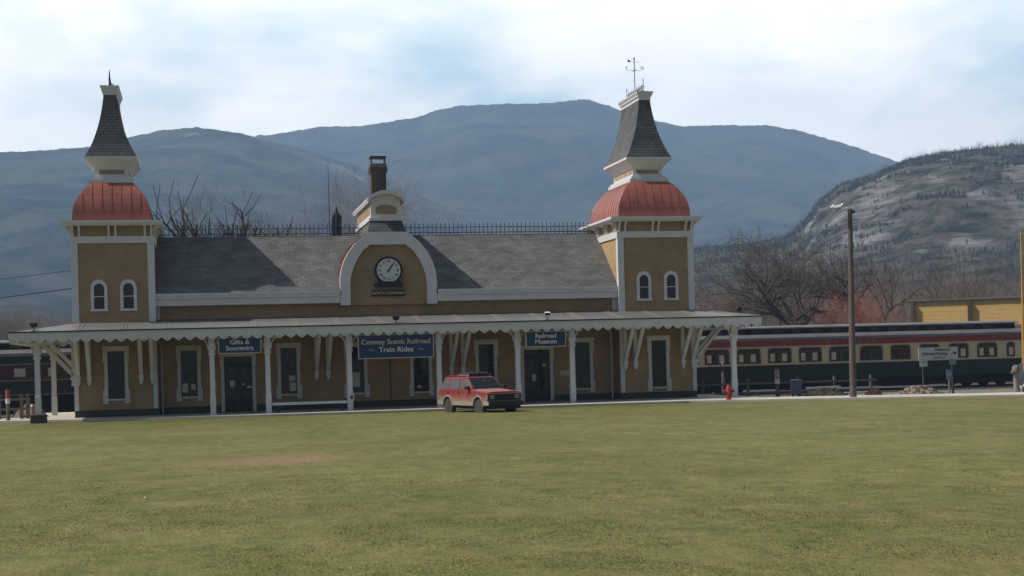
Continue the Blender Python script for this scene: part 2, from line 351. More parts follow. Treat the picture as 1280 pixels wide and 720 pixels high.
def fbm(x,y,s,o=6,seed=0):
    return noise.fractal(Vector((x*s,y*s,seed)),.9,2.1,o)
def hill(name,label,sil,dc,d0,d1,step,rows,m,prof,rockf,amp,jag,seed,rocks=None):
    az0,az1=sil[0][0],sil[-1][0]; na=int((az1-az0)/step)+1
    A=[az0+(az1-az0)*i/(na-1) for i in range(na)]
    vs=[];rk=[]
    for a in A:
        el=np.interp(a,[s[0] for s in sil],[s[1] for s in sil]); sa,ca=math.sin(R(a)),math.cos(R(a))
        wob=1+.10*noise.noise(Vector((a*.12,seed,0)))
        D=dc*wob; H=2.4+D*math.tan(R(el))
        for k in range(rows+1):
            t=k/rows*1.3
            if t<=1: dd=d0+(D-d0)*t; h=H*prof(t,a); env=math.sin(math.pi*min(1,t))**.8
            else: u=(t-1)/.3; dd=D+(d1-D)*u; h=H*(1-.75*u*u); env=u*.5
            x,y=dd*sa,dd*ca
            nzv=fbm(x,y,1/(dc*.13),4,seed); h+=amp*H*env*nzv*(.35+.65*(t<.93)) + jag*noise.noise(Vector((x*.09,y*.09,seed)))*min(1,t*2)
            h+= jag*.35*noise.noise(Vector((x*.035,y*.035,seed+5)))*min(1,t*2)
            vs.append((x,y,h if k else -6)); rk.append(rockf(a,t,h,x,y))
    n=rows+1
    fs=[(i*n+k,(i+1)*n+k,(i+1)*n+k+1,i*n+k+1) for i in range(na-1) for k in range(rows)]
    o=npmesh(name,np.array(vs),np.array(fs),m); at=o.data.attributes.new('rock','FLOAT','POINT'); at.data.foreach_set('value',np.array(rk,dtype=np.float32))
    o.data.polygons.foreach_set('use_smooth',[True]*len(o.data.polygons))
    tag(o,label,'hill',kind='structure'); return o,A,vs,n
BACK=[(-22,6.6),(-15,7.2),(-11.04,7.54),(-6.99,7.85),(-2.72,8.26),(2.92,8.64),(4.75,8.93),(6.28,8.94),(8.44,9.24),(9.22,9.5),(10.15,9.66),(12.16,9.67),(13.71,9.66),(14.95,9.78),(15.87,9.49),(16.78,9.1),(18.61,8.6),(20.13,8.56),(21.94,8.47),(23.13,8.2),(24.9,7.59),(26.92,6.76),(28.91,6.12),(31.13,5.46),(34.36,4.62),(40,3.2)]
LEFT=[(-22,6.0),(-14.87,7.01),(-11.05,7.45),(-6.99,7.93),(-5.3,8.05),(-3.88,8.16),(-2.4,8.55),(-1.25,8.82),(.08,8.95),(1.72,8.72),(4.11,8.09),(5.93,7.5),(8.36,6.39),(12.02,4.46),(15.69,2.82),(19.34,1.78)]
CLIFF=[(13.81, 1.94), (16.94, 3.39), (19.09, 3.78), (20.91, 3.84), (22.58, 4.17), (23.28, 4.77), (23.87, 5.5), (24.65, 6.03), (25.83, 6.29), (27.12, 6.69), (28.36, 6.88), (29.77, 6.94), (31.17, 6.99), (34.42, 7.0), (38.27, 6.76), (46, 5.5)]
FAR=hill_material('far_forest',(.006,.016,.006),(.080,.078,.05),(.40,.36,.31),.008,.42)
MID=hill_material('near_forest',(.006,.016,.006),(.085,.082,.052),(.45,.40,.34),.011,.5)
CLF=hill_material('cliff_and_woods',(.016,.022,.016),(.125,.105,.085),(.29,.27,.255),.06,.85,(.5,.5,2.2))
def pf(t,a): return t**1.25*.93+.07*t
def rock_far(a,t,h,x,y): return max(0,fbm(x,y,1/260,4,9)*.5+.1)*(1 if .4<t<.98 else .3)
hill('far_mountain','long blue wooded mountain ridge filling the horizon',BACK,3500,1500,4250,.05,90,FAR,pf,rock_far,.085,2.6,3)
def rock_left(a,t,h,x,y): return .12+.55*math.exp(-((a-5.6)/1.3)**2-((t-.93)/.07)**2)+.3*math.exp(-((a-.8)/1.5)**2-((t-.93)/.05)**2)+.35*fbm(x,y,1/120,4,7)
hill('near_mountain','wooded shoulder with pale ledges descending rightwards before the long ridge',LEFT,2500,1000,3000,.06,80,MID,pf,rock_left,.085,2.4,11)
def pc(t,a):
    pts=[(0,0),(.35,.20),(.52,.36),(.57,.50),(.66,.70),(.8,.86),(1,1)]
    return float(np.interp(t,[p[0] for p in pts],[p[1] for p in pts]))
def rock_cliff(a,t,h,x,y):
    v=0
    q=fbm(x,y,1/55,5,5)
    if .46<t<.74 and a>23.2: v=.34+.5*q
    elif t>.74: v=.10+.42*q
    else: v=.05+.15*q
    return v
_,CA,CV,cn_=hill('cliff_hill','grey rock cliff face with woods above and below on the right',CLIFF,1100,330,1350,.05,110,CLF,pc,rock_cliff,.085,2.0,21)

# ---------------------------------------------------------------- trees
BARK=mat('grey_brown_bark',(.06,.05,.042),.95,.35,3,bump=.02,bscale=12)
TWIG=mat('brown_twigs',(.10,.08,.065),.95,.3,2)
REDTW=mat('reddish_budding_twigs',(.27,.12,.085),.9,.3,2)
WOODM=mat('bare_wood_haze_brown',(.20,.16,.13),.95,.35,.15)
CONI=mat('dark_conifer_foliage',(.03,.045,.024),.95,.4,.3)
def grow(tr,tw,rnd,p,d,ln,r,lev,maxlev,spread,up,seg=4,nch=4,split=2,st=0):
    pts=[p.copy()]; rad=[r]; dd=d.copy()
    for i in range(seg):
        dd=(dd+Vector((rnd.gauss(0,.16),rnd.gauss(0,.16),rnd.gauss(0,.10)+up))).normalized()
        pts.append(pts[-1]+dd*ln/seg); rad.append(max(.006,r*(1-(.62-.2*st)*(i+1)/seg)))
    (tr if lev<split else tw).tube(pts,rad,6 if lev==0 else 4 if lev<3 else 3,cap=False)
    if lev>=maxlev: return
    for c in range(nch+(1 if lev<2 else 0)):
        t=rnd.uniform(.35 if lev else .45,1); k=min(seg-1,int(t*seg)); q=pts[k].lerp(pts[k+1],t*seg-k)
        ax=(pts[k+1]-pts[k]).normalized(); side=ax.orthogonal().normalized(); side.rotate(Matrix.Rotation(rnd.uniform(0,6.28),3,ax))
        an=rnd.uniform(.5,1.1)*spread; nd=(ax*math.cos(an)+side*math.sin(an)).normalized()
        grow(tr,tw,rnd,q,nd,ln*rnd.uniform(.5,.78),max(.008,rad[k]*rnd.uniform(.45+.2*st,.65+.15*st)),lev+1,maxlev,spread,up,max(2,seg-1),nch,split,st)
def bare_tree(label,x,y,z,h,seed,r=.2,maxlev=4,nch=4,spread=.85,up=.05,lean=(0,0),twm=TWIG,group=None,stems=1,name='bare_tree',split=2,trm=BARK,st=0):
    rnd=random.Random(seed); tr,tw=MB(),MB()
    for s in range(stems):
        d=Vector((lean[0]+(rnd.uniform(-.35,.35) if stems>1 else 0),lean[1]+(rnd.uniform(-.3,.3) if stems>1 else 0),1)).normalized()
        grow(tr,tw,rnd,Vector((x+(rnd.uniform(-.3,.3) if stems>1 else 0),y,z)),d,h*.5,r,0,maxlev,spread,up,5,nch,split,st)
    k=h/(max(v[2] for v in tr.v+tw.v)-z)
    for q in (tr,tw): q.v=[(x+(a-x)*k,y+(b-y)*k,z+(c-z)*k) for a,b,c in q.v]
    t=thing(name,label,'bush' if 'bush' in name else 'tree',(x,y,z),0,group)
    tr.build('trunk',trm,t,smooth=True); tw.build('crown',twm,t)
    return t
gl='bare trees standing behind the station roof'
bare_tree('bushy bare grey tree right behind the left tower dome',-1.6,106,-.5,15.9,31,.26,5,4,.7,.06,(.0,0),group=gl,st=.6,split=3)
bare_tree('dark forked bare tree with two long arms, next right after the bushy one',2.2,104,-.5,15.6,5,.34,3,4,.85,.07,(-.03,0),group=gl,twm=BARK,st=1)
bare_tree('dark bare tree with crooked limbs leaning right above the roof cresting',3.6,106,-.5,15.0,8,.34,3,4,.85,.07,(.05,0),group=gl,twm=BARK,st=1)
bare_tree('smallest dark bare tree, rightmost of those between left tower and chimney',6.0,104,-.5,13.6,12,.3,3,4,.85,.07,(.10,0),group=gl,twm=BARK,st=1)
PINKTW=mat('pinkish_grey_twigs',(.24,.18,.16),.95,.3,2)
gc='pale leafless trees far behind the clock gable'
for i,(x,y,h,s,l) in enumerate([(16.5,165,21,41,'pale twiggy bare tree, farthest left of the hazy group above the cresting'),(20.5,160,22,42,'pale twiggy bare tree in the middle of the hazy group above the cresting'),
    (24.3,158,25,43,'tallest pale bare tree just left of the thin aerial mast'),(28.5,160,24,44,'pale twiggy bare tree partly behind the clock lantern')]):
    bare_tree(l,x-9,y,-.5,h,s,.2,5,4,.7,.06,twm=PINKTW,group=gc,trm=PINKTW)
gr='bare trees beyond the coach on the right'
bare_tree('large spreading bare tree left of the tall lamp pole',51.6,120,-.5,15.0,71,.34,5,5,.95,.04,group=gr,st=.5,split=3)
bare_tree('large bare tree with low arching limbs directly behind the lamp pole',56.5,122,-.5,13.6,72,.40,5,4,.95,.04,group=gr,st=.5,split=3)
bare_tree('slim bare tree rising over the left end of the yellow shed',62.5,126,-.5,12.2,73,.2,4,4,.6,.08,group=gr)
bare_tree('slim bare tree above the middle of the yellow shed',68.3,130,-.5,12,74,.2,4,4,.6,.08,group=gr)
bare_tree('bare tree with fine twigs above the right end of the yellow shed',74.5,132,-.5,13,75,.2,4,4,.8,.05,group=gr)
bare_tree('rust-red budding bush behind the coach, left of the lamp pole',53.0,114,-.5,8.8,81,.06,4,4,.75,.05,twm=REDTW,stems=7,name='red_bush',split=1,trm=REDTW)
# merged far woods
def proto_tree(seed,h,lev=3,nch=4,spread=.6):
    rnd=random.Random(seed); a=MB(); grow(a,a,rnd,Vector((0,0,0)),Vector((0,0,1)),6.0,.13,0,lev,spread,.07,3,nch)
    V=np.array(a.v)/11.0; F=np.array([f for f in a.f if len(f)==4]); return V,F
def scatter(name,label,cat,protos,places,m):
    vs,fs,n=[],[],0
    rg=random.Random(name)
    for (x,y,z,s) in places:
        V,F=rg.choice(protos); a=rg.uniform(0,6.28); ca,sa=math.cos(a),math.sin(a); s2=s*rg.uniform(.8,1.2)
        Q=np.c_[(V[:,0]*ca-V[:,1]*sa)*s2+x,(V[:,0]*sa+V[:,1]*ca)*s2+y,V[:,2]*s+z]; vs.append(Q); fs.append(F+n); n+=len(V)
    o=npmesh(name,np.concatenate(vs),np.concatenate(fs),m); tag(o,label,cat,kind='stuff'); return o
pr=[proto_tree(s,1.0,4,4,.8) for s in (1,2,3,4)]
for V,F in pr: V[:,:2]*=1.1
rnd=random.Random(5); pl=[]
for i in range(260):      # wood at the foot of the cliff hill and the valley edge
    az=rnd.uniform(17,36); d=rnd.uniform(170,330); pl.append((d*math.sin(R(az)),d*math.cos(R(az)),-1+max(0,(d-200))*.03,rnd.uniform(9,14)))
for i in range(110):
    az=rnd.uniform(-11,-2.5); d=rnd.uniform(150,260); pl.append((d*math.sin(R(az)),d*math.cos(R(az)),-1,rnd.uniform(7,11)))
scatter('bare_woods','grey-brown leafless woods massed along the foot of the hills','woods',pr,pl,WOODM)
def conifer(seed):
    rg=random.Random(seed); vs=[];fs=[]
    for k in range(6):
        z0=.12+.14*k; rr=.24*(1-k/6.6)
        for q in range(7):
            a=rg.uniform(0,6.28); r_=rr*rg.uniform(.7,1.25); w=.5
            n=len(vs); vs+=[(0,0,z0+.2),(r_*math.cos(a),r_*math.sin(a),z0-.02*rg.random()),(r_*.7*math.cos(a+w),r_*.7*math.sin(a+w),z0+.06),(0,0,z0+.05)]; fs.append((n,n+1,n+2,n+3))
    return np.array(vs),np.array(fs)
prc=[conifer(s) for s in range(5)]
pl=[]; na_=len(CA)
def clump(x,y): return fbm(x,y,1/60,4,2)
while len(pl)<32000:
    i=rnd.randrange(na_); t=rnd.random(); k=int((.30+.72*t)/1.3*110)
    x,y,z=CV[i*cn_+k]
    crest=.93<(k/110*1.3)<1.03
    tt=k/110*1.3
    p=.9 if crest else (min(1,.25+1.3*max(0,clump(x,y)*1.3+.15))*(1 if tt>.72 else .45) if not .46<tt<.72 else (.55 if clump(x*2.2,y*2.2)>.22 else .01))
    if rnd.random()<p: pl.append((x+rnd.uniform(-2,2),y+rnd.uniform(-2,2),z-.6,(1.8 if crest else 1.1)+2.4*rnd.random()**1.4))
scatter('conifer_forest','dark conifers scattered over the cliff hill and along its skyline','woods',prc,pl,CONI)
pl=[]
while len(pl)<3400:
    i=rnd.randrange(na_); k=rnd.choice((rnd.randrange(int(.05/1.3*110),int(.48/1.3*110)),rnd.randrange(int(.72/1.3*110),int(1.0/1.3*110)))); x,y,z=CV[i*cn_+k]; pl.append((x+rnd.uniform(-3,3),y,z-.5,rnd.uniform(2.5,6)))
pr2=[proto_tree(s,1.0,3,4,.7) for s in (7,8,9)]
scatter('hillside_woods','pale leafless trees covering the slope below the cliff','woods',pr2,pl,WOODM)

# ---------------------------------------------------------------- the station
ST=thing('railway_station','mustard clapboard railway station with two red-domed towers, white trim and a long scalloped canopy','railway station',(0,70,0))
WX0,WX1=-1.97,20.22
TW=[(-5.60,-1.97),(20.22,24.05)]
MB().box(WX0-.02,WX1+.02,70.97,77,.1,.42).build('foundation',FOUND,ST)
w=MB(); w.box(WX0,WX1,71,77.0,.42,4.5); w.box(WX0,WX1,70.6,77.2,4.5,5.3); w.build('wall',SIDING,ST)
# roof
rf=MB()
for a_,b_,yy,zz in ((WX0+.002,6.60,70.12,5.66),(6.60,11.20,71.0,6.331),(11.20,WX1-.002,70.12,5.66)): rf.prismx([(yy,zz),(74,8.62),(77.9,5.66),(77.9,5.5),(74,8.44),(yy,zz-.16)],a_,b_)
roof=rf.build('roof',SHINGLE,ST)
e=MB(); e.box(WX0,6.56,70.10,70.22,5.44,5.655); e.box(WX0,6.56,70.2,70.62,5.12,5.46); e.box(11.24,WX1,70.10,70.22,5.44,5.655); e.box(11.24,WX1,70.2,70.62,5.12,5.46)
e.box(WX0,6.56,70.05,70.13,5.58,5.68); e.box(11.24,WX1,70.05,70.13,5.58,5.68)
e.box(WX0,WX0+.2,70.5,70.7,4.5,5.12); e.box(WX1-.22,WX1,70.5,70.7,4.5,5.12); pieces(e,'eave_trim',WHITE,ST)
c=MB(); x=WX0+.2
c.box(WX0,WX1,73.98,74.03,8.70,8.74); c.box(WX0,WX1,73.98,74.03,8.98,9.01)
while x<WX1:
    if not 8.0<x<9.8:
        c.box(x-.012,x+.012,73.99,74.015,8.6,9.12); c.add([(x-.035,74.0,9.10),(x,73.97,9.10),(x+.035,74.0,9.10),(x,74.03,9.10),(x,74,9.24)],[(0,1,4),(1,2,4),(2,3,4),(3,0,4)])
        r_=[(x+.11+.075*math.cos(a*math.pi/4),74.0,8.86+.085*math.sin(a*math.pi/4)) for a in range(9)]; c.tube(r_,.008,3)
    x+=.22
c.build('roof_cresting',IRON,roof)
ch=MB(); ch.loft([(8.93,9.70,76.5,77.3,7),(8.93,9.70,76.5,77.3,12.0),(8.86,9.77,76.43,77.37,12.15),(8.86,9.77,76.43,77.37,12.35),(8.93,9.70,76.5,77.3,12.55)])
chim=ch.build('chimney',BRICK,roof)
cp=MB()
for xx in (8.95,9.66): cp.box(xx,xx+.05,76.6,77.2,12.55,12.86)
cp.box(8.90,9.74,76.5,77.3,12.86,12.94); cp.build('chimney_cap',DARKMETAL,ST)
# clock gable
outer=[(6.58,5.0),(6.58,6.15),(6.63,6.6),(6.76,7.03),(7.0,7.5),(7.35,7.95),(7.95,8.46)]
inner=[(7.06,5.0),(7.06,5.95),(7.10,6.35),(7.2,6.68),(7.42,7.18),(7.70,7.58),(8.06,7.86)]
mir=lambda P:[(17.8-x,z) for x,z in reversed(P)]
OUT=outer+mir(outer); INN=inner+mir(inner)
g=MB(); g.prism(INN,70.42,71.2); gab=g.build('clock_gable',SIDING,ST)
MB().band(OUT,INN,70.22,70.5).build('arch_trim',WHITE,gab)
off=[(6.46,5.66),(6.44,6.15),(6.49,6.64),(6.64,7.1),(6.89,7.58),(7.26,8.05),(7.9,8.6)]
OFF=[(6.585,5.3)]+[(x+.004,z-.003) for x,z in outer[1:]]; OFF=OFF+mir(OFF); O2=[(8.9+(x-8.9)*.95,5+(z-5)*.965) for x,z in OFF]
cg=MB().band(OFF,O2,70.5,74.6)
for yy in (71.1,72.0,72.9,73.8): cg.band([(8.9+(x-8.9)*1.015,5+(z-5)*1.008) for x,z in OFF],OFF,yy,yy+.04)
cg.build('curved_gable_roof',COPPER,gab)
# long lantern over the gable
def panels(mb,x,y0,y1,z0,z1,n,dx):
    st=(y1-y0)/n
    for k in range(n): mb.box(min(x,x+dx),max(x,x+dx),y0+k*st+.12,y0+(k+1)*st-.12,z0,z1)
sk=MB(); sk.loft([(7.95,9.85,70.32,77.1,8.46),(8.14,9.64,70.62,76.8,9.04)]); sk.build('lantern_skirt',SPIRE,gab)
lb=MB(); lb.loft([(8.08,9.70,70.56,76.86,9.03),(8.08,9.70,70.56,76.86,9.16)]); lb.box(8.17,9.61,70.64,76.78,9.16,10.1); lb.build('lantern_body',WHITE,gab)
lp=MB(); lp.prism([(8.42,9.36),(9.40,9.36),(9.40,9.66),(9.15,9.76),(8.9,9.79),(8.65,9.76),(8.42,9.66)],70.6,70.66); panels(lp,8.165,70.8,76.6,9.38,9.82,6,-.02); panels(lp,9.615,70.8,76.6,9.38,9.82,6,.02)
pieces(lp,'lantern_panel',SIDING,gab)
arc=[(8.9+1.0*math.sin(a),10.02+.44*(math.cos(a*1.3)-math.cos(1.3*1.2))/(1-math.cos(1.3*1.2))) for a in [(-1.2+.2*i) for i in range(13)]]
lo=[(8.9+(x-8.9)*.93,z-.16) for x,z in arc]
MB().band(arc,lo,70.28,77.1).build('lantern_roof',WHITE,gab)
MB().prism([(8.9+(x-8.9)*.8,z-.13) for x,z in arc[1:-1]]+[(9.6,9.8),(8.2,9.8)],70.63,76.7).build('lantern_gable_end',WHITE,gab)
# towers
def tower(x0,x1,full):
    y0,y1=70.0,75.5; cx=(x0+x1)/2; cy=(y0+y1)/2; hx=(x1-x0)/2; hy=(y1-y0)/2
    t=MB().box(x0,x1,y0,y1,.42,8.84).build('tower',SIDING,ST)
    MB().box(x0-.03,x1+.03,y0-.03,y1+.03,.08,.42).build('foundation',FOUND,t)
    tr=MB()
    for a,b in ((x0,1),(x1,-1)):
        for c_,d_ in ((y0,1),(y1,-1)):
            for zz0,zz1,wd in ((.42,3.9,.16),(4.3,8.04,.27)):
                xa,xb=sorted((a-b*.035,a+b*wd)); ya,yb=sorted((c_-d_*.035,c_+d_*wd)); 
                tr.box(xa,xb,min(c_,c_-d_*.035),max(c_,c_-d_*.035),zz0,zz1); tr.box(min(a,a-b*.035),max(a,a-b*.035),min(c_,c_+d_*wd),max(c_,c_+d_*wd),zz0,zz1)
    tr.loft([(x0-.06,x1+.06,y0-.06,y1+.06,8.04),(x0-.06,x1+.06,y0-.06,y1+.06,8.35)])
    pieces(tr,'corner_trim',WHITE,t)
    co=MB(); E=.43
    co.loft([(x0-E+.10,x1+E-.10,y0-E+.10,y1+E-.10,8.83),(x0-E+.04,x1+E-.04,y0-E+.04,y1+E-.04,8.91),(x0-E,x1+E,y0-E,y1+E,8.94),(x0-E,x1+E,y0-E,y1+E,9.05)])
    co.build('cornice',WHITE,t)
    bk=MB()
    prof=[(0,8.35),(.07,8.35),(.09,8.5),(.16,8.66),(.30,8.76),(.30,8.84),(0,8.84)]
    def br(px,py,nx,ny):
        w=.045
        if nx==0: bk.prismx([(py-ny*0+ny*d,z) for d,z in prof],px-w,px+w)
        else: bk.prism([(px+nx*d,z) for d,z in prof],py-w,py+w)
    for fx in (x0+.07,x0+.36,cx-.15,cx+.15,x1-.36,x1-.07): br(fx,y0,0,-1); br(fx,y1,0,1)
    for k in range(4):
        for dd in (-.15,.15):
            yy=y0+.3+(y1-y0-.6)*k/3+dd; br(x0,yy,-1,0); br(x1,yy,1,0)
    pieces(bk,'cornice_bracket',WHITE,t)
    # dome: flat sided, bulging, with standing seams
    pr_=[(0,0,9.05),(.02,0,9.35),(.05,.02,9.6),(.12,.08,9.88),(.22,.16,10.12),(.36,.27,10.36),(.52,.40,10.58),(.70,.54,10.78),(.86,.68,10.92),(.98,.80,11.0)]
    sc=hx/1.85*.98
    rings=[]
    ix=lambda i:pr_[i][0]*1.0
    bx,by=hx-.06,hy-.02
    for a,b,z in pr_: rings.append((cx-bx+a,cx+bx-a,cy-by+b,cy+by-b,z))
    dm=MB().loft(rings)
    def seam(fixed,axis,sgn):
        for k in range(len(rings)-1):
            r1,r2=rings[k],rings[k+1]
            if axis=='x':
                if not (r2[0]<fixed<r2[1]): break
                ya=(r1[2] if sgn<0 else r1[3]); yb=(r2[2] if sgn<0 else r2[3]); z1,z2=r1[4],r2[4]; e=.014*sgn
                dm.add([(fixed-.014,ya,z1),(fixed+.014,ya,z1),(fixed+.014,yb,z2),(fixed-.014,yb,z2),(fixed-.014,ya+e,z1+.02),(fixed+.014,ya+e,z1+.02),(fixed+.014,yb+e,z2+.02),(fixed-.014,yb+e,z2+.02)],[(4,5,6,7),(0,4,7,3),(1,5,6,2),(0,1,5,4)])
            else:
                if not (r2[2]<fixed<r2[3]): break
                xa=(r1[0] if sgn<0 else r1[1]); xb=(r2[0] if sgn<0 else r2[1]); z1,z2=r1[4],r2[4]; e=.014*sgn
                dm.add([(xa,fixed-.014,z1),(xa,fixed+.014,z1),(xb,fixed+.014,z2),(xb,fixed-.014,z2),(xa+e,fixed-.014,z1+.02),(xa+e,fixed+.014,z1+.02),(xb+e,fixed+.014,z2+.02),(xb+e,fixed-.014,z2+.02)],[(4,5,6,7),(0,4,7,3),(1,5,6,2),(0,1,5,4)])
    for k in range(-4,5): seam(cx+k*.43,'x',-1); seam(cx+k*.43,'x',1)
    for k in range(-6,7): seam(cy+k*.43,'y',-1); seam(cy+k*.43,'y',1)
    dm.zs().build('dome',COPPER,t)
    hb,yb=.99,2.02
    ln=MB(); R_=lambda a,b,z:(cx-a,cx+a,cy-b,cy+b,z)
    ln.loft([R_(hb,yb,10.94),R_(hb,yb,11.10),R_(.90,yb-.08,11.11),R_(.90,yb-.08,11.22)])
    ln.loft([R_(.76,1.72,11.22),R_(.76,1.72,11.62),R_(.84,1.80,11.72),R_(1.02,1.96,11.92),R_(1.14,2.08,12.06),R_(1.18,2.12,12.07),R_(1.18,2.12,12.18)])
    ln.zs().build('lantern',WHITE,t)
    lpn=MB(); lpn.box(cx-.56,cx+.56,cy-1.735,cy-1.715,11.38,11.58)
    for k in range(4):
        for sg in (-1,1): xa=cx+sg*.765; lpn.box(xa-.012,xa+.012,cy-1.6+k*.82,cy-1.6+k*.82+.66,11.38,11.60)
    pieces(lpn.zs(),'lantern_panel',SIDING,t)
    P_=[(1.17,12.18),(1.03,12.42),(.85,12.80),(.70,13.2),(.575,13.6),(.465,14.05),(.38,14.5),(.32,14.9),(.285,15.2)]
    MB().loft([(cx-a,cx+a,cy-(1.57+(a-.285)*.60),cy+(1.57+(a-.285)*.60),z) for a,z in P_]).zs().build('spire',SPIRE,t)
    MB().loft([R_(.30,1.60,15.18),R_(.31,1.62,15.34),R_(.36,1.66,15.36),R_(.36,1.66,15.42),R_(.43,1.72,15.56),R_(.43,1.72,15.62)]).zs().build('spire_cap',WHITE,t)
    cr_=MB()
    ys=[cy-1.45+k*.145*2 for k in range(11)]
    cr_.box(cx-.015,cx+.015,ys[0],ys[-1],15.70,15.73); cr_.box(cx-.015,cx+.015,ys[0],ys[-1],15.90,15.925)
    for k,yy in enumerate(ys):
        tall=.62 if k in (0,10) else .34; cr_.box(cx-.012,cx+.012,yy-.012,yy+.012,15.62,15.62+tall)
        cr_.add([(cx-.035,yy,15.6+tall),(cx,yy-.035,15.6+tall),(cx+.035,yy,15.6+tall),(cx,yy+.035,15.6+tall),(cx,yy,15.74+tall)],[(0,1,4),(1,2,4),(2,3,4),(3,0,4)])
        if k<10: cr_.tube([(cx,yy+.145+.09*math.cos(a*math.pi/4),15.81+.08*math.sin(a*math.pi/4)) for a in range(9)],.008,3)
        if k in (0,10): cr_.tube([(cx-.09,yy,15.9),(cx,yy,16.0),(cx+.09,yy,15.9)],.012,4)
    if not full: cr_.tube([(cx,cy-1.45,15.6),(cx,cy-1.45,16.2),(cx,cy-1.45,16.42)],[.05,.03,.006],6)
    cr_.zs().build('tower_cresting',IRON,t)
    return cx,cy
TC=[tower(*TW[0],False),tower(*TW[1],True)]
# weather vane
vx,vy=TC[1]; vx-=0; V_=thing('weather_vane','tall dark weather vane with ball and letters on top of the right tower','weather vane',(vx,vy,15.46))
MB().tube([(vx,vy,15.46),(vx,vy,17.39)],.022,6).build('pole',IRON,V_)
a=MB(); a.tube([(vx-.42,vy,16.84),(vx+.42,vy,16.80)],.012,4); a.tube([(vx,vy-.42,16.82),(vx,vy+.42,16.82)],.012,4); a.build('direction_arms',IRON,V_)
for l,px_ in (('S',vx-.42),('N',vx+.42)): text('letter_'+l.lower(),l,.24,px_,vy,16.94,IRON,V_)
b=MB(); b.tube([(vx-.32,vy-.1,17.26),(vx+.3,vy+.1,17.26)],.01,4); b.lathe([(0,-.07),(.05,-.05),(.07,0),(.05,.05),(0,.07)],10,(vx-.32,vy-.1,17.28)); b.lathe([(0,-.055),(.04,-.04),(.055,0),(.04,.04),(0,.055)],10,(vx,vy,17.42)); b.build('arrow',IRON,V_)
# arched tower windows
def arch(cx,z0,z1,hw,n=8):
    zc=z1-hw; return [(cx-hw,z0)]+[(cx-hw*math.cos(math.pi*k/n),zc+hw*math.sin(math.pi*k/n)) for k in range(n+1)]+[(cx+hw,z0)]
def arched_window(cx,y):
    o=MB().band(arch(cx,4.98,6.38,.37),arch(cx,4.98,6.20,.23),y-.06,y+.02)
    o.box(cx-.39,cx+.39,y-.09,y+.02,4.93,5.03); wn=o.build('window',WHITE,ST)
    MB().prism(arch(cx,5.02,6.21,.235),y-.012,y+.01).build('pane',GLASS,wn)
    MB().box(cx-.23,cx+.23,y-.035,y-.01,5.58,5.62).build('sash_bar',WHITE_OLD,wn)
for cx in (-4.43,-3.13,21.48,22.88): arched_window(cx,70)
# tall windows with eared casings
def tall_window(cx,y,wd=1.16,z0=.69,z1=3.33,paper=None):
    h=wd/2; g_=.375; m_=MB(); Y0,Y1=y-.05,y+.02
    m_.box(cx-h-.02,cx+h+.02,Y0-.02,Y1,z1-.06,z1); m_.box(cx-h,cx+h,Y0,Y1,z1-.24,z1-.06)
    for s in (-1,1):
        a,b=sorted((cx+s*g_,cx+s*h)); m_.box(a,b,Y0,Y1,z1-.75,z1-.24)
        a,b=sorted((cx+s*g_,cx+s*(h-.05))); m_.box(a,b,Y0+.004,Y1,z0+.62,z1-.75)
        a,b=sorted((cx+s*g_,cx+s*(h+.02))); m_.box(a,b,Y0-.01,Y1,z0,z0+.62)
    m_.box(cx-g_,cx+g_,Y0-.03,Y1,z0+.14,z0+.22)
    wn=m_.build('window',WHITE_OLD,ST)
    MB().box(cx-g_,cx+g_,y-.015,y+.01,z0+.22,z1-.24).build('pane',GLASS,wn)
    zm=(z0+z1)/2; MB().box(cx-g_,cx+g_,y-.03,y-.016,zm-.025,zm+.025).build('meeting_rail',DARKMETAL,wn)
    if paper:
        p=MB()
        for (dx_,dz,w_,h_) in paper: p.box(cx+dx_-w_/2,cx+dx_+w_/2,y-.024,y-.017,z0+dz-h_/2,z0+dz+h_/2)
        pieces(p,'paper_notice',PAPER,wn)
    return wn
tall_window(-3.77,70)
tall_window(22.15,70,1.18,.45,3.2)
tall_window(-.52,71,1.16,.67,3.29,[(-.19,.62,.26,.42),(.18,.66,.2,.26)])
tall_window(4.11,71,1.16,.65,3.29,[(.17,.55,.3,.4),(.15,.95,.28,.25)])
tall_window(7.32,71,1.16,.6,3.25,[(-.1,.85,.5,.7)])
tall_window(10.45,71,1.16,.57,3.25,[(-.1,.45,.2,.12)])
tall_window(13.67,71,1.18,.5,3.22)
tall_window(18.52,71,1.18,.48,3.2)
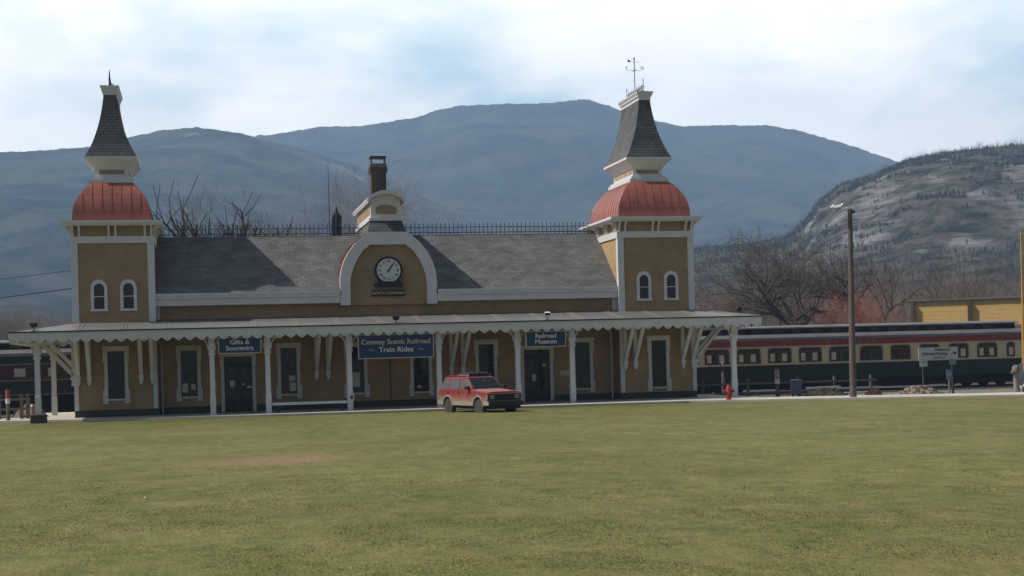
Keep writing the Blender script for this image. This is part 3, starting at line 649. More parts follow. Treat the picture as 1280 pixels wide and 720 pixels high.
def doorway(cx,wd,z1,papers):
    h=wd/2; g_=h-.2; y=71; f=MB()
    f.box(cx-h,cx+h,y-.06,y+.02,z1-.2,z1)
    for s in (-1,1):
        a,b=sorted((cx+s*g_,cx+s*h)); f.box(a,b,y-.06,y+.02,z1-.6,z1-.2); f.box(a if s>0 else a+.04,b-.04 if s>0 else b,y-.056,y+.02,.12,z1-.6)
    d=f.build('door_casing',WHITE_OLD,ST)
    q=MB()
    for s in (-1,1):
        a,b=sorted((cx+s*.02,cx+s*g_)); q.box(a,a+.1,y-.035,y+.01,.12,2.35); q.box(b-.1,b,y-.035,y+.01,.12,2.35); q.box(a+.1,b-.1,y-.035,y+.01,.12,.75); q.box(a+.1,b-.1,y-.035,y+.01,2.22,2.35)
    q.box(cx-g_,cx+g_,y-.04,y+.01,2.36,2.44); q.build('door_leaves',DOORM,d)
    MB().box(cx-g_,cx+g_,y-.012,y+.012,.7,z1-.2).build('door_glass',GLASS,d)
    hm=MB(); hm.tube([(cx-.06,y-.04,1.0),(cx-.06,y-.09,1.02),(cx-.06,y-.09,1.3),(cx-.06,y-.04,1.32)],.012,5); hm.build('door_handle',DARKMETAL,d)
    p=MB()
    for (dx_,z,w_,h_) in papers: p.box(cx+dx_-w_/2,cx+dx_+w_/2,y-.05,y-.036,z-h_/2,z+h_/2)
    pieces(p,'door_notice',PAPER,d)
doorway(1.74,1.70,2.9,[(-.28,1.42,.22,.3),(.22,1.4,.14,.1),(.5,1.25,.22,.1)])
doorway(16.2,1.70,2.86,[(-.17,1.28,.2,.33),(.35,1.9,.18,.12)])
MB().box(8.93,8.97,70.95,71.01,.45,3.4).build('wall_batten',DARKMETAL,ST)
n_=MB(); n_.box(5.05,5.33,70.96,71.003,1.05,1.45); n_.build('wall_notice',mat('yellowed_notice',(.28,.24,.15),.9,.1),ST)
n_=MB(); n_.box(17.35,17.8,70.96,71.003,1.35,1.6); n_.box(.6,.74,70.96,71.003,1.3,1.55); n_.build('wall_notice',PAPER,ST)
# downspouts
for xx,yy in ((-1.76,70.9),(20.0,70.9)):
    MB().tube([(xx-.25,70.3,3.85),(xx-.2,70.5,3.65),(xx,yy,3.3),(xx,yy,.15)],.045,8).build('downspout',WHITE_OLD,ST)
# canopy
CX0,CX1,CY0,CY1=-8.05,26.45,67.2,78.6; ix0,ix1=-5.60,24.05
ct=MB()
ct.add([(CX0,CY0,4.0),(CX1,CY0,4.0),(ix1,70,4.42),(ix0,70,4.42)],[(0,1,2,3)])
ct.add([(WX0,70,4.42),(WX1,70,4.42),(WX1,70.65,4.5),(WX0,70.65,4.5)],[(0,1,2,3)])
ct.add([(CX0,CY0,4.0),(ix0,70,4.42),(ix0,CY1-2.8,4.42),(CX0,CY1,4.0)],[(0,1,2,3)])
ct.add([(CX1,CY0,4.0),(CX1,CY1,4.0),(ix1,CY1-2.8,4.42),(ix1,70,4.42)],[(0,1,2,3)])
ct.add([(CX0,CY1,4.0),(ix0,CY1-2.8,4.42),(ix1,CY1-2.8,4.42),(CX1,CY1,4.0)],[(0,1,2,3)])
ct.box(ix0,ix1,75.5,75.8,4.30,4.40)
canopy=ct.build('canopy',CANOPY,ST)
sf=MB()
for q in ([(CX0,CY0),(CX1,CY0),(CX1,70),(CX0,70)],[(CX0,70),(ix0,70),(ix0,CY1),(CX0,CY1)],[(ix1,70),(CX1,70),(CX1,CY1),(ix1,CY1)],[(WX0,70),(WX1,70),(WX1,71),(WX0,71)]):
    sf.add([(x,y,3.86) for x,y in q],[(0,1,2,3)])
sf.build('canopy_soffit',SOFFIT,canopy)
rb=MB(); xx=CX0+.9; k=0
while xx<CX1-.6:
    xt=max(ix0,min(ix1,xx)); yt=70 if ix0<=xx<=ix1 else (67.2+2.8*((xx-CX0)/(ix0-CX0) if xx<ix0 else (CX1-xx)/(CX1-ix1)))
    zt=4.0+.42*(yt-67.2)/2.8
    for dd in (0,.16): rb.beam((xx+dd,67.22,4.012),(xx+dd,yt,zt+.012),.035,.03)
    xx+=1.9
for s,a,b in ((0,CX0,ix0),(0,CX1,ix1)): rb.beam((a,CY0,4.015),(b,70,4.435),.09,.04)
pieces(rb,'roof_seam',mat('pale_seam_strips',(.23,.21,.185),.6,.1),canopy)
rt=MB()   # exposed rafters under the side bays
for side,(a,b) in enumerate(((CX0+.1,ix0),(ix1,CX1-.1))):
    for k in range(7): yy=67.6+k*1.6; rt.box(a,b,yy-.05,yy+.05,3.70,3.85)
rt.box(CX0+.1,CX1-.1,67.62,67.78,3.66,3.86); rt.box(CX0+.98,CX0+1.14,67.78,78,3.66,3.85); rt.box(CX1-1.3,CX1-1.14,67.78,78,3.66,3.85)
pieces(rt,'rafter',mat('tan_rafters',(.40,.31,.23),.8,.1),canopy)
# scalloped valance: one tooth = .48 m with a drilled hole near its tip
def valance(p,q,flip=False):
    p=Vector(p); q=Vector(q); Lg=(q-p).length; n=round(Lg/.49); st=Lg/n; d=(q-p)/Lg; nr=Vector((d.y,-d.x,0))*.02
    m_=MB()
    def P(u,z,s): v=p+d*u+nr*s; return (v.x,v.y,z)
    prof=[(0,3.63),(.05,3.60),(.09,3.555),(.15,3.53),(.19,3.49),(.245,3.47),(.30,3.49),(.34,3.53),(.40,3.555),(.44,3.60)]
    for k in range(n):
        u0_=k*st; pts=[(u0_+a*st/.49,z) for a,z in prof]+[(u0_+st,3.63)]
        hc=(u0_+.5*st,3.565); hr=.032
        # ring of faces round the hole
        top=[(u0_+st,3.70),(u0_,3.70)]
        outl=pts+top; no=len(outl)
        hole=[]
        for (a,z) in outl:
            an=math.atan2(z-hc[1],a-hc[0]); hole.append((hc[0]+hr*math.cos(an),hc[1]+hr*math.sin(an)))
        vs=[];
        for s in (-1,1):
            vs+=[P(a,z,s) for a,z in outl]+[P(a,z,s) for a,z in hole]
        fs=[]
        for s in (0,1):
            o_=s*2*no
            for i in range(no): j=(i+1)%no; f_=(o_+i,o_+j,o_+no+j,o_+no+i); fs.append(f_ if s else f_[::-1])
        for i in range(len(pts)-1): fs.append((i,i+1,2*no+i+1,2*no+i))
        m_.add(vs,fs)
    def bar(z0,z1,s):
        m_.add([P(0,z0,-s),P(Lg,z0,-s),P(Lg,z0,s),P(0,z0,s),P(0,z1,-s),P(Lg,z1,-s),P(Lg,z1,s),P(0,z1,s)],[(0,1,2,3),(4,5,6,7),(0,1,5,4),(2,3,7,6),(1,2,6,5),(3,0,4,7)])
    bar(3.70,3.955,1.6)
    return m_
valance((CX0,CY0,0),(CX1,CY0,0)).build('front_valance',WHITE,canopy)
v=valance((CX0,CY1,0),(CX0,CY0,0)); v.build('side_valance',WHITE,canopy)
v=valance((CX1,CY0,0),(CX1,CY1,0)); v.build('side_valance',WHITE,canopy)
v=valance((CX0,CY1,0),(CX1,CY1,0)); v.build('back_valance',WHITE,canopy)
dr=MB(); dr.box(CX0-.06,CX1+.06,CY0-.08,CY0+.02,3.957,4.012); dr.box(CX0-.06,CX0+.02,CY0,CY1,3.957,4.01); dr.box(CX1-.02,CX1+.06,CY0,CY1,3.957,4.01); dr.build('drip_edge',TRIMLINE,canopy)
# posts
def post(x,y,zb=.1):
    p=MB(); p.loft([(x-.125,x+.125,y-.125,y+.125,zb),(x-.125,x+.125,y-.125,y+.125,zb+.85),(x-.108,x+.108,y-.108,y+.108,zb+.90),(x-.108,x+.108,y-.108,y+.108,2.85)])
    po=p.build('post',WHITE,ST)
    c_=MB(); c_.loft([(x-.16,x+.16,y-.16,y+.16,2.80),(x-.16,x+.16,y-.16,y+.16,2.88)]); c_.loft([(x-.125,x+.125,y-.125,y+.125,2.88),(x-.14,x+.14,y-.14,y+.14,3.66)]); c_.box(x-.19,x+.19,y-.19,y+.19,3.10,3.16)
    for s in (-1,1):
        pts=[(x+s*(.15+.32*(1-math.cos(t))),y,3.02+.50*math.sin(t)) for t in [i*math.pi/2/6 for i in range(7)]]
        for a_,b_ in zip(pts,pts[1:]): c_.beam(a_,b_,.08,.06)
        c_.box(min(x+s*.15,x+s*.52),max(x+s*.15,x+s*.52),y-.05,y+.05,3.50,3.60)
    c_.build('capital',WHITE,po); return po
for x in (.52,2.98,6.66,10.80,14.53,17.15): post(x,67.7)
post(-6.98,67.7,.3); post(25.2,67.7); post(-6.98,75.0); post(25.2,75.0)
st_=MB(); st_.loft([(-7.32,-6.64,67.38,68.02,.02),(-7.30,-6.66,67.4,68.0,.36),(-7.26,-6.70,67.44,67.96,.40)]); st_.build('stone_footing',FOUND,ST,bevel=.02)
pb=MB(); pb.box(6.6,6.82,67.47,67.55,.55,.85); pb.build('post_box',WHITE_OLD,ST)
pb=MB(); pb.box(6.65,6.77,67.455,67.47,.62,.78); pb.build('box_panel',DARKMETAL,ST)
# long wall brackets
def bracket(x,y,nx,ny,zb,reach=2.1):
    m_=MB(); w_=.085
    def P(d,s,z): return (x+nx*d-ny*s, y+ny*d+nx*s, z)
    def bar(d0,z0,d1,z1,t):
        a=Vector(P(d0,0,z0)); b=Vector(P(d1,0,z1)); m_.beam(a,b,2*w_,t)
    def vbox(d0,d1,z0,z1,w):
        c=[P(d0,-w,z0),P(d1,-w,z0),P(d1,w,z0),P(d0,w,z0)]; t=[(a,b,z1) for a,b,_ in c]
        m_.add(c+t,[(0,1,2,3),(4,5,6,7),(0,1,5,4),(1,2,6,5),(2,3,7,6),(3,0,4,7)])
    vbox(0,.14,zb+.1,3.84,w_); vbox(.005,.2,zb+.28,zb+.42,w_+.02); vbox(.02,.16,zb,zb+.1,w_*.6)
    vbox(0,reach,3.70,3.84,w_)
    bar(.1,zb+.5,reach-.15,3.72,.15)
    return m_.build('wall_bracket',WHITE,ST)
for x in (-5.44,-4.95,-2.66,-2.16,20.42,20.93,23.38,23.90): bracket(x,70,0,-1,1.55,1.75)
for x in (5.42,5.97,11.93,12.5): bracket(x,71,0,-1,1.5,2.4)
for y in (70.15,70.9,74.6,75.3): bracket(-5.60,y,-1,0,1.55,1.75); bracket(24.05,y,1,0,1.55,1.75)

# ---------------------------------------------------------------- clock and signs
CK=thing('wall_clock','large round station clock with Roman numerals showing five past one, on a black base','clock',(8.9,70.4,6.62))
MB().lathe([(.66,0),(.66,.2),(.62,.26),(.62,.0)],40,(8.9,70.2,6.62),'y').build('case',BLACK,CK,smooth=True)
MB().lathe([(.57,0),(.57,.02)],40,(8.9,70.185,6.62),'y').build('face',mat('clock_face',(.62,.62,.60),.4,.04),CK)
bs=MB(); bs.loft([(8.22,9.58,70.14,70.42,5.84),(8.22,9.58,70.14,70.42,5.98),(8.42,9.38,70.2,70.42,6.14),(8.5,9.3,70.2,70.42,6.2)]); bs.build('base',BLACK,CK)
ro=['XII','I','II','III','IIII','V','VI','VII','VIII','IX','X','XI']
for i,s in enumerate(ro):
    a=i*math.pi/6; text('numeral',s,.17,8.9+.44*math.sin(a),70.178,6.62+.44*math.cos(a),BLACK,CK,.8)
h=MB(); a=R(38); h.beam((8.9-.12*math.sin(a),70.172,6.62-.12*math.cos(a)),(8.9+.48*math.sin(a),70.172,6.62+.48*math.cos(a)),.012,.045); h.build('minute_hand',BLACK,CK)
h=MB(); a=R(33); h.beam((8.9,70.166,6.62),(8.9+.30*math.sin(a),70.166,6.62+.30*math.cos(a)),.012,.06); h.lathe([(.045,0),(.045,.02)],12,(8.9,70.16,6.62),'y'); h.build('hour_hand',BLACK,CK)
ns=thing('name_board','small black board reading NORTH CONWAY under the clock','sign',(8.88,70.38,5.54))
MB().box(8.08,9.66,70.34,70.418,5.40,5.68).build('board',BLACK,ns)
text('lettering','NORTH CONWAY',.185,8.87,70.33,5.54,CREAM,ns,1.02)
def hanging_sign(label,x0,x1,z0,z1,lines,grp):
    cx=(x0+x1)/2; s=thing('hanging_sign',label,'sign',(cx,67.36,z0),0,grp); y=67.36
    MB().box(x0,x1,y,y+.06,z0,z1).build('board',NAVY,s)
    f=MB(); t=.035
    f.box(x0-t,x1+t,y-.02,y+.07,z1,z1+t); f.box(x0-t,x1+t,y-.02,y+.07,z0-t,z0); f.box(x0-t,x0,y-.02,y+.07,z0,z1); f.box(x1,x1+t,y-.02,y+.07,z0,z1); f.build('frame',GOLD,s)
    hk=MB()
    for xx in (x0+.25,x1-.25): hk.tube([(xx,y+.03,z1),(xx,y+.03,3.72)],.012,5)
    pieces(hk,'hanger',DARKMETAL,s)
    for txt,sz,z,mt,sx_ in lines: text('lettering',txt,sz,cx,y-.008,z,mt,s,sx_,serif=True)
hanging_sign('small navy sign reading Gifts & Souvenirs over the left door',.84,2.66,2.86,3.52,[('Gifts &',.29,3.33,CREAM,1.05),('Souvenirs',.29,3.06,CREAM,1.08)],'navy signs hanging under the canopy')
hanging_sign('widest navy sign, reading Conway Scenic Railroad Train Rides',7.08,10.50,2.46,3.50,[('Conway Scenic Railroad',.32,3.18,GOLD,1.02),('Train Rides',.33,2.82,CREAM,1.05)],'navy signs hanging under the canopy')
sg=[o for o in C.objects if o.name.startswith('hanging_sign')][-1]
t=MB()
for sgn in (-1,1):
    pts=[(8.79+sgn*(1.02+.05*i),67.35,2.82+.025*math.sin(i*1.2)*(1 if sgn>0 else -1)) for i in range(6)]; t.tube(pts,.012,4)
t.build('flourish',CREAM,sg)
hanging_sign('navy sign reading Railroad Museum over the right door',14.90,16.76,2.80,3.47,[('Railroad',.29,3.28,CREAM,1.05),('Museum',.29,3.01,CREAM,1.08)],'navy signs hanging under the canopy')
# bench between posts
B_=thing('platform_bench','long low white plank bench between two canopy posts left of the big sign','bench',(4.8,67.7,.1))
MB().box(3.14,6.52,67.55,67.9,.44,.56).build('seat',WHITE,B_)
for xx in (3.4,4.85,6.3): MB().box(xx-.05,xx+.05,67.58,67.87,.1,.44).build('leg',DARKMETAL,B_)
# floodlights on the canopy
def flood(label,x,y,z,rz,m_=DARKMETAL,grp='floodlights on the canopy roof'):
    t=thing('floodlight',label,'floodlight',(x,y,z),0,grp)
    a=MB(); a.tube([(x,y,z),(x,y,z+.16)],.022,6); a.box(x-.07,x+.07,y-.07,y+.07,z-.01,z+.02); a.build('bracket',DARKMETAL,t)
    h=MB(); h.loft([(x-.10,x+.10,y-.05,y+.09,z+.12),(x-.15,x+.15,y-.10,y+.10,z+.20),(x-.15,x+.15,y-.10,y+.10,z+.32),(x-.11,x+.11,y-.03,y+.08,z+.36)]); h.build('housing',m_,t)
    MB().box(x-.12,x+.12,y-.115,y-.10,z+.20,z+.31).build('lens',GLASS,t)
flood('dark floodlight on the far left end of the canopy roof',-7.08,67.7,4.07,0)
flood('dark floodlight on the canopy roof above the widest sign',8.85,67.6,4.05,0)
flood('shiny metal floodlight on the canopy roof above the Railroad Museum sign',15.98,67.6,4.05,0,mat('polished_lamp_housing',(.8,.8,.8),.12,.02,metal=1))
dq=thing('signal_disc','round dark disc on a thin stalk above the right end of the canopy','signal',(25.7,68.1,4.05))
MB().tube([(25.7,68.1,4.0),(25.7,68.1,4.25)],.015,5).build('stalk',DARKMETAL,dq)
MB().lathe([(.0,-.03),(.12,-.03),(.15,0),(.12,.05),(0,.06)],20,(25.7,68.1,4.37),'y').build('disc',DARKMETAL,dq,smooth=True)
# aerial and pipe cluster behind the roof
am=thing('aerial_mast','thin tall aerial mast rising behind the roof cresting, left of the clock lantern','mast',(6.68,76.2,6.5))
MB().tube([(6.68,76.2,6.5),(6.68,76.2,12.4)],[.035,.012],6).build('pole',IRON,am)
pc_=thing('vent_pipe_cluster','tight cluster of dark upright pipes behind the cresting, beside the aerial mast','vent pipes',(7.03,76,6.5))
for i,(dx_,dy_,zt) in enumerate(((-.2,0,9.85),(-.1,.1,10.02),(0,-.05,10.3),(.1,.08,10.05),(.2,0,9.9),(.03,.15,10.1))):
    m_=MB(); m_.tube([(7.03+dx_,76+dy_,6.5),(7.03+dx_,76+dy_,zt-.15)],.052,7); m_.tube([(7.03+dx_,76+dy_,zt-.32),(7.03+dx_,76+dy_,zt-.15),(7.03+dx_,76+dy_,zt)],[.07,.06,.01],7); m_.build('pipe',IRON,pc_)
MB().tube([(7.03-.27,76,9.2),(7.03+.27,76,9.2)],.05,6).build('pipe_band',IRON,pc_)

# ---------------------------------------------------------------- coaches
CG=mat('coach_dark_green',(.020,.028,.020),.55,.2,1.2); CRD=mat('coach_maroon_band',(.25,.045,.035),.5,.1,2); CCR=mat('coach_cream_panel',(.62,.48,.28),.6,.1,2)
CRF=mat('coach_grey_roof',(.13,.12,.12),.7,.2,1); CBK=mat('coach_black_underframe',(.015,.015,.015),.8,.3,3); CWF=mat('coach_window_frame_brown',(.13,.06,.045),.6,.15,3)
def bogie(m_,cx,y0,y1,z):
    for wx in (-1.2,0,1.2):
        for yy in (y0,y1): m_.lathe([(.0,-.06),(.42,-.06),(.42,.06),(0,.06)],20,(cx+wx,yy,z+.42),'y')
    for yy in (y0-.1,y1+.1): m_.box(cx-1.7,cx+1.7,yy-.06,yy+.06,z+.32,z+.58)
def coach(label,x0,x1,wins,green_only=False):
    Y=86.0; Y2=89.0; zr=-.35; dz=0
    t=thing('passenger_coach',label,'railway coach',((x0+x1)/2,Y,zr),0,'railway coaches parked behind the station')
    if not green_only:
        MB().box(x0,x1,Y,Y2,.42,1.42).build('lower_panel',CG,t)
        MB().box(x0,x1,Y+.02,Y2-.02,1.42,2.54).build('cream_side',CCR,t)
        MB().box(x0,x1,Y-.02,Y2+.02,2.54,2.90).build('letterboard',CRD,t)
        rv=MB(); rv.box(x0,x1,Y-.03,Y-.021,2.48,2.51); rv.box(x0,x1,Y-.015,Y-.001,1.38,1.43); pieces(rv,'beading',CCR,t)
        top=2.90
    else:
        dz=.35
        MB().box(x0,x1,Y,Y2,.95,1.75).build('lower_panel',CG,t)
        MB().box(x0,x1,Y+.01,Y2-.01,1.75,2.65).build('window_band',mat('dark_maroon_window_band',(.06,.022,.02),.5,.2,1),t)
        MB().box(x0,x1,Y,Y2,2.65,3.1).build('letterboard',CG,t)
        rv=MB()
        for z in (.95,1.75,2.65): rv.box(x0,x1,Y-.02,Y-.001,z-.03,z+.03)
        pieces(rv,'beading',mat('tan_coach_beading',(.22,.16,.11),.6,.1),t); top=3.10
    ro_=MB(); ro_.prismx([(Y-.06,top),(Y-.04,top+.16),(Y+.25,top+.33),(Y+.62,top+.40),(Y2-.62,top+.40),(Y2-.25,top+.33),(Y2+.04,top+.16),(Y2+.06,top)],x0-.1,x1+.1); rfp=ro_.build('roof',CRF,t)
    MB().box(x0+.6,x1-.6,Y+.62,Y2-.62,top+.38,top+.72).build('clerestory',CBK,rfp)
    MB().prismx([(Y+.50,top+.72),(Y+.52,top+.80),(Y+1.1,top+.92),(Y2-1.1,top+.92),(Y2-.52,top+.80),(Y2-.5,top+.72)],x0+.4,x1-.4).build('clerestory_roof',CRF,rfp)
    cw=MB(); x=x0+1.4
    while x<x1-1.8: cw.box(x,x+.7,Y+.605,Y+.62,top+.46,top+.66); x+=1.3
    pieces(cw,'clerestory_pane',mat('dim_clerestory_glass',(.05,.04,.04),.2,.3),rfp)
    for a,b in wins:
        z0,z1=(1.50,2.42) if not green_only else (1.85,2.5)
        f=MB(); r_=.16
        o_=[(a,z0),(a,z1-r_),(a+.05,z1-.05),(a+r_,z1),(b-r_,z1),(b-.05,z1-.05),(b,z1-r_),(b,z0)]
        f.prism(o_,Y-.025,Y+.03); w_=f.build('window',CWF,t)
        p=MB(); mid=(a+b)/2; p.box(a+.08,mid-.05,Y-.035,Y-.026,z0+.06,z1-.28); p.box(mid+.05,b-.08,Y-.035,Y-.026,z0+.06,z1-.28); p.box(a+.16,b-.16,Y-.035,Y-.026,z1-.22,z1-.06); p.build('pane',GLASS,w_)
        i_=round(a*7)%5
        if i_ in (0,1,3,4) and not green_only:
            q=MB(); q.box(a+.13,a+.42,Y-.045,Y-.036,z0+.10,z1-.34)
            if i_!=3: q.box(mid+.12,mid+.45,Y-.045,Y-.036,z0+.10,z1-.34)
            pieces(q,'window_blind',mat('drawn_blind',(.55,.46,.30),.8,.15),w_)
    u=MB(); u.box(x0+.3,x1-.3,Y+.15,Y2-.15,-.12,.42+(.53 if green_only else 0)); u.box(x0+7,x0+10,Y+.1,Y+.9,-.2,.2); u.box(x1-10,x1-7,Y+.1,Y+.9,-.15,.2); u.build('underframe',CBK,t)
    for cx in (x0+3,x1-3): m_=MB(); bogie(m_,cx,Y+.5,Y2-.5,zr); m_.build('bogie',CBK,t)
    return t
c1=coach('dark green coach with cream window panels and a red band lettered PULLMAN',28.2,52.0,[(28.5,29.75),(30.14,31.73),(32.20,33.76),(34.25,35.78),(36.27,37.79),(38.29,39.84),(40.34,41.87),(42.41,43.76),(44.39,45.76),(46.39,47.75),(48.36,49.75),(50.43,50.99)])
for i,ch_ in enumerate('PULLMAN'): text('lettering',ch_,.32,38.22+i*.52,85.972,2.69,mat('faded_gold_leaf',(.40,.20,.12),.6) if i==0 else bpy.data.materials['faded_gold_leaf'],c1,1.1)
c2=coach('dark green coach with maroon window band seen beyond the left end of the station',-30,-3.5,[(-29+2.1*k,-29+2.1*k+1.3) for k in range(12)],True)
for o in bpy.data.objects:
    pass
bl=MB()
for a,b in ((-10.1,-9.5),(-8.3,-7.95),(-6.2,-5.9)): bl.box(a,b,85.955,85.964,1.95,2.42)
pieces(bl,'window_blind',mat('pale_pink_blind',(.42,.33,.28),.8,.15),c2)
# rails
rl=MB()
for yy in (86.8,88.2): rl.box(-60,120,yy-.035,yy+.035,-.45,-.33)
tag(rl.build('railway_track',mat('rusty_rail',(.10,.06,.045),.6,.2)),'rusty steel rails running under the parked coaches','railway track')
tag(MB().add([(-70,83.6,-.44),(130,83.6,-.44),(130,84.6,-.405),(-70,84.6,-.405),(130,98,-.405),(-70,98,-.405)],[(0,1,2,3),(3,2,4,5)]).build('track_ballast',mat('shade_dark_track_ballast',(.045,.04,.037),.95,.35,2,bump=.05,bscale=7)),'dark gravel ballast bed under the tracks, coloured darker for the shade of the coaches','track bed',kind='structure')  # gravel colour darkened to stand in for the shade below the train
# yellow shed
YS=mat('yellow_shed_siding',(.56,.37,.13),.7,.1,1.5,boards=.28)
an=R(-32); sh=thing('yellow_shed','long yellow board-sided shed with dark pilasters beyond the coach roof','shed',(52.6,103,-.5),an)
MB().box(0,24,0,7,0,6.1).build('wall',YS,sh)
rm=MB(); rm.prismx([(-.15,6.08),(-.15,6.20),(3.5,6.34),(7.5,6.20),(7.5,6.08)],-.25,24.4); rm.build('roof',mat('shed_dark_roof',(.07,.065,.06),.8,.2),sh)
pm=mat('shed_brown_pilaster',(.10,.07,.05),.8,.1)
for xx in (-.02,4.05,8.1,12.1,16.1,20.1): MB().box(xx,xx+.22,-.32,0.01,0,6.1).build('pilaster',pm,sh)
wz=MB(); wz.box(10.6,11.6,-.04,0.0,4.6,5.5); wz.build('window',CWF,sh)
ll=MB(); ll.box(-.1,24.1,-.7,0,3.9,4.2); ll.build('ledge',mat('shed_red_ledge',(.22,.12,.09),.8),sh)

# ---------------------------------------------------------------- lamp pole, mast, signs, small things
WOODP=mat('weathered_pole_wood',(.13,.10,.085),.9,.25,3,stretch=(4,4,.6),bump=.01,bscale=20)
lx,ly=28.98,62.6
lp=thing('street_lamp','tall brown wooden pole with a silver street lamp right of the station','street lamp',(lx,ly,0))
MB().tube([(lx,ly,-.1),(lx+.02,ly,3),(lx+.08,ly,8.65)],[.155,.14,.10],12).build('pole',WOODP,lp,smooth=True)
MB().tube([(lx+.05,ly,8.3),(lx-.1,ly,8.68),(lx-.34,ly-.05,8.86)],.06,8).build('arm',mat('galvanised_steel',(.86,.86,.86),.4,.05,metal=0),lp)
lh=MB(); lh.rings([[(lx-.28+a_[0],ly+k*a_[1],8.80+a_[2]) for a_ in ((0,.05,-.04),(-.12,.12,-.06),(-.42,.13,-.09),(-.58,.07,-.07),(-.42,.06,.05),(-.12,.05,.07),(0,.04,.05))] for k in (-1,1)]); lh.build('lamp_head',bpy.data.materials['galvanised_steel'],lp)
MB().lathe([(.05,0),(.09,.05),(.09,.13),(0,.17)],10,(lx+.24,ly,8.45)).build('photocell',DARKMETAL,lp)
MB().lathe([(.03,0),(.03,.16)],6,(lx+.16,ly,8.5),'x').build('photocell_arm',DARKMETAL,lp)
# yellow mast
YM=mat('yellow_mast_paint',(.46,.26,.07),.6,.15,3)
mx_,my_=40.95,68; mt=thing('yellow_mast','tall narrow yellow lattice mast at the right edge of the photo','mast',(mx_,my_,-.4))
ra=MB(); ra.tube([(mx_-.15,my_,-.4),(mx_-.12,my_,8.0)],.05,6); ra.tube([(mx_+.42,my_,-.4),(mx_+.10,my_,7.8)],.05,6); ra.tube([(mx_+.05,my_+.5,-.4),(mx_-.02,my_+.12,7.8)],.045,6); ra.build('rails',YM,mt)
rg_=MB()
for k in range(26):
    z=.1+k*.3; u=z/8; a=(mx_-.15+.03*u,my_,z); b=(mx_+.42-.32*u,my_,z+.15); c_=(mx_+.05-.07*u,my_+.5-.38*u,z+.3); rg_.tube([a,b,c_,(mx_-.15+.03*u,my_,z+.3)],.02,4)
rg_.build('lattice',YM,mt)
MB().loft([(mx_-.3,mx_+.7,my_-.3,my_+.8,-.4),(mx_-.25,mx_+.6,my_-.25,my_+.7,.6),(mx_-.1,mx_+.4,my_-.1,my_+.5,1.3)]).build('base',DARKMETAL,mt)
# big parking sign
SW=mat('off_white_sign_panel',(.46,.47,.45),.6,.08,3); GP=mat('dark_sign_post',(.05,.06,.05),.8,.2)
ps=thing('parking_sign','wide white board reading Additional Railroad Parking with a right arrow, on two posts','sign',(37.15,70,-.4))
MB().box(36.05,38.24,69.96,70.0,1.62,2.24).build('board',SW,ps)
text('lettering','Additional',.19,37.35,69.952,2.12,BLACK,ps,1.1); text('lettering','Railroad Parking',.21,36.95,69.952,1.91,BLACK,ps,1.0); text('lettering','Thank You',.13,37.2,69.952,1.71,BLACK,ps,1.1)
ar=MB(); ar.box(37.87,38.1,69.945,69.955,1.90,1.94); ar.add([(38.02,69.95,2.03),(38.18,69.95,1.92),(38.02,69.95,1.81),(38.07,69.95,1.92)],[(0,1,2,3)]); ar.build('arrow',BLACK,ps)
for xx in (36.32,37.95): MB().box(xx-.045,xx+.045,70.0,70.08,-.4,2.2).build('post',GP,ps)
for k,(a,b,z0,z1) in enumerate(((36.10,36.52,1.26,1.60),(37.74,38.13,1.32,1.60))): MB().box(a,b,69.955,69.975,z0,z1).build('small_panel',SW if k==0 else mat('grey_small_panel',(.22,.23,.22),.7),ps)
MB().box(36.18,36.44,69.948,69.956,1.46,1.53).build('panel_print',mat('faded_print',(.25,.25,.25),.8),ps)
bs_=thing('blue_notice','small blue-grey notice on a wooden stake below the parking sign','sign',(37.32,69.2,-.1))
MB().box(37.15,37.47,69.16,69.19,.58,1.10).build('board',mat('blue_grey_panel',(.13,.19,.27),.6,.1),bs_)
MB().box(37.28,37.35,69.19,69.24,-.3,1.0).build('stake',mat('raw_stake_wood',(.35,.26,.17),.8),bs_)
bp_=MB(); bp_.box(37.22,37.40,69.152,69.159,.74,.96); bp_.build('symbol',mat('pale_symbol',(.25,.32,.40),.6),bs_)
# rubble
RB=mat('tan_rubble',(.32,.26,.20),.95,.35,4,bump=.03,bscale=8)
def rubble(name,label,cat,cx,cy,z,lx_,ly_,h,n,seed,m_,sz=(.06,.2)):
    rg=random.Random(seed); a=MB(); ring=[]; K_=26
    for k in range(6):
        u=k/5; ring.append([(cx+lx_*(1-u*.93)*math.cos(q*2*math.pi/K_)*(1+.2*noise.noise(Vector((q*.5,k*.4,seed)))),cy+ly_*(1-u*.93)*math.sin(q*2*math.pi/K_),z+h*(math.sin(u*math.pi/2))*(.85+.35*noise.noise(Vector((q*.4,k,seed+3))))) for q in range(K_)])
    a.rings(ring)
    for i in range(n):
        u=rg.random()**.6; q=rg.uniform(0,6.28); x=cx+lx_*u*math.cos(q); y=cy+ly_*u*math.sin(q); zz=z+h*math.cos(u*math.pi/2)*.95; s=rg.uniform(*sz)
        pts=[Vector((rg.uniform(-1,1),rg.uniform(-1,1),rg.uniform(-.6,.8))).normalized()*s*rg.uniform(.6,1) for _ in range(8)]
        a.rings([[(x+s*math.cos(w)*rg.uniform(.6,1),y+s*math.sin(w)*rg.uniform(.6,1),zz+s*lv) for w in (0,1.2,2.5,3.8,5)] for lv in (-.5,.1,.5)])
    return tag(a.build(name,m_,loc=(cx,cy,z)),label,cat)
rubble('rubble_heap','broad low heap of tan rubble under the parking sign','heap',35.85,69.6,-.35,1.5,1.1,.62,120,3,RB)
rubble('brick_heap','small heap of broken orange-brown bricks left of the rubble heap','heap',34.0,71,-.4,.7,.5,.6,60,4,mat('broken_brick',(.34,.18,.11),.95,.35,4),(.06,.13))
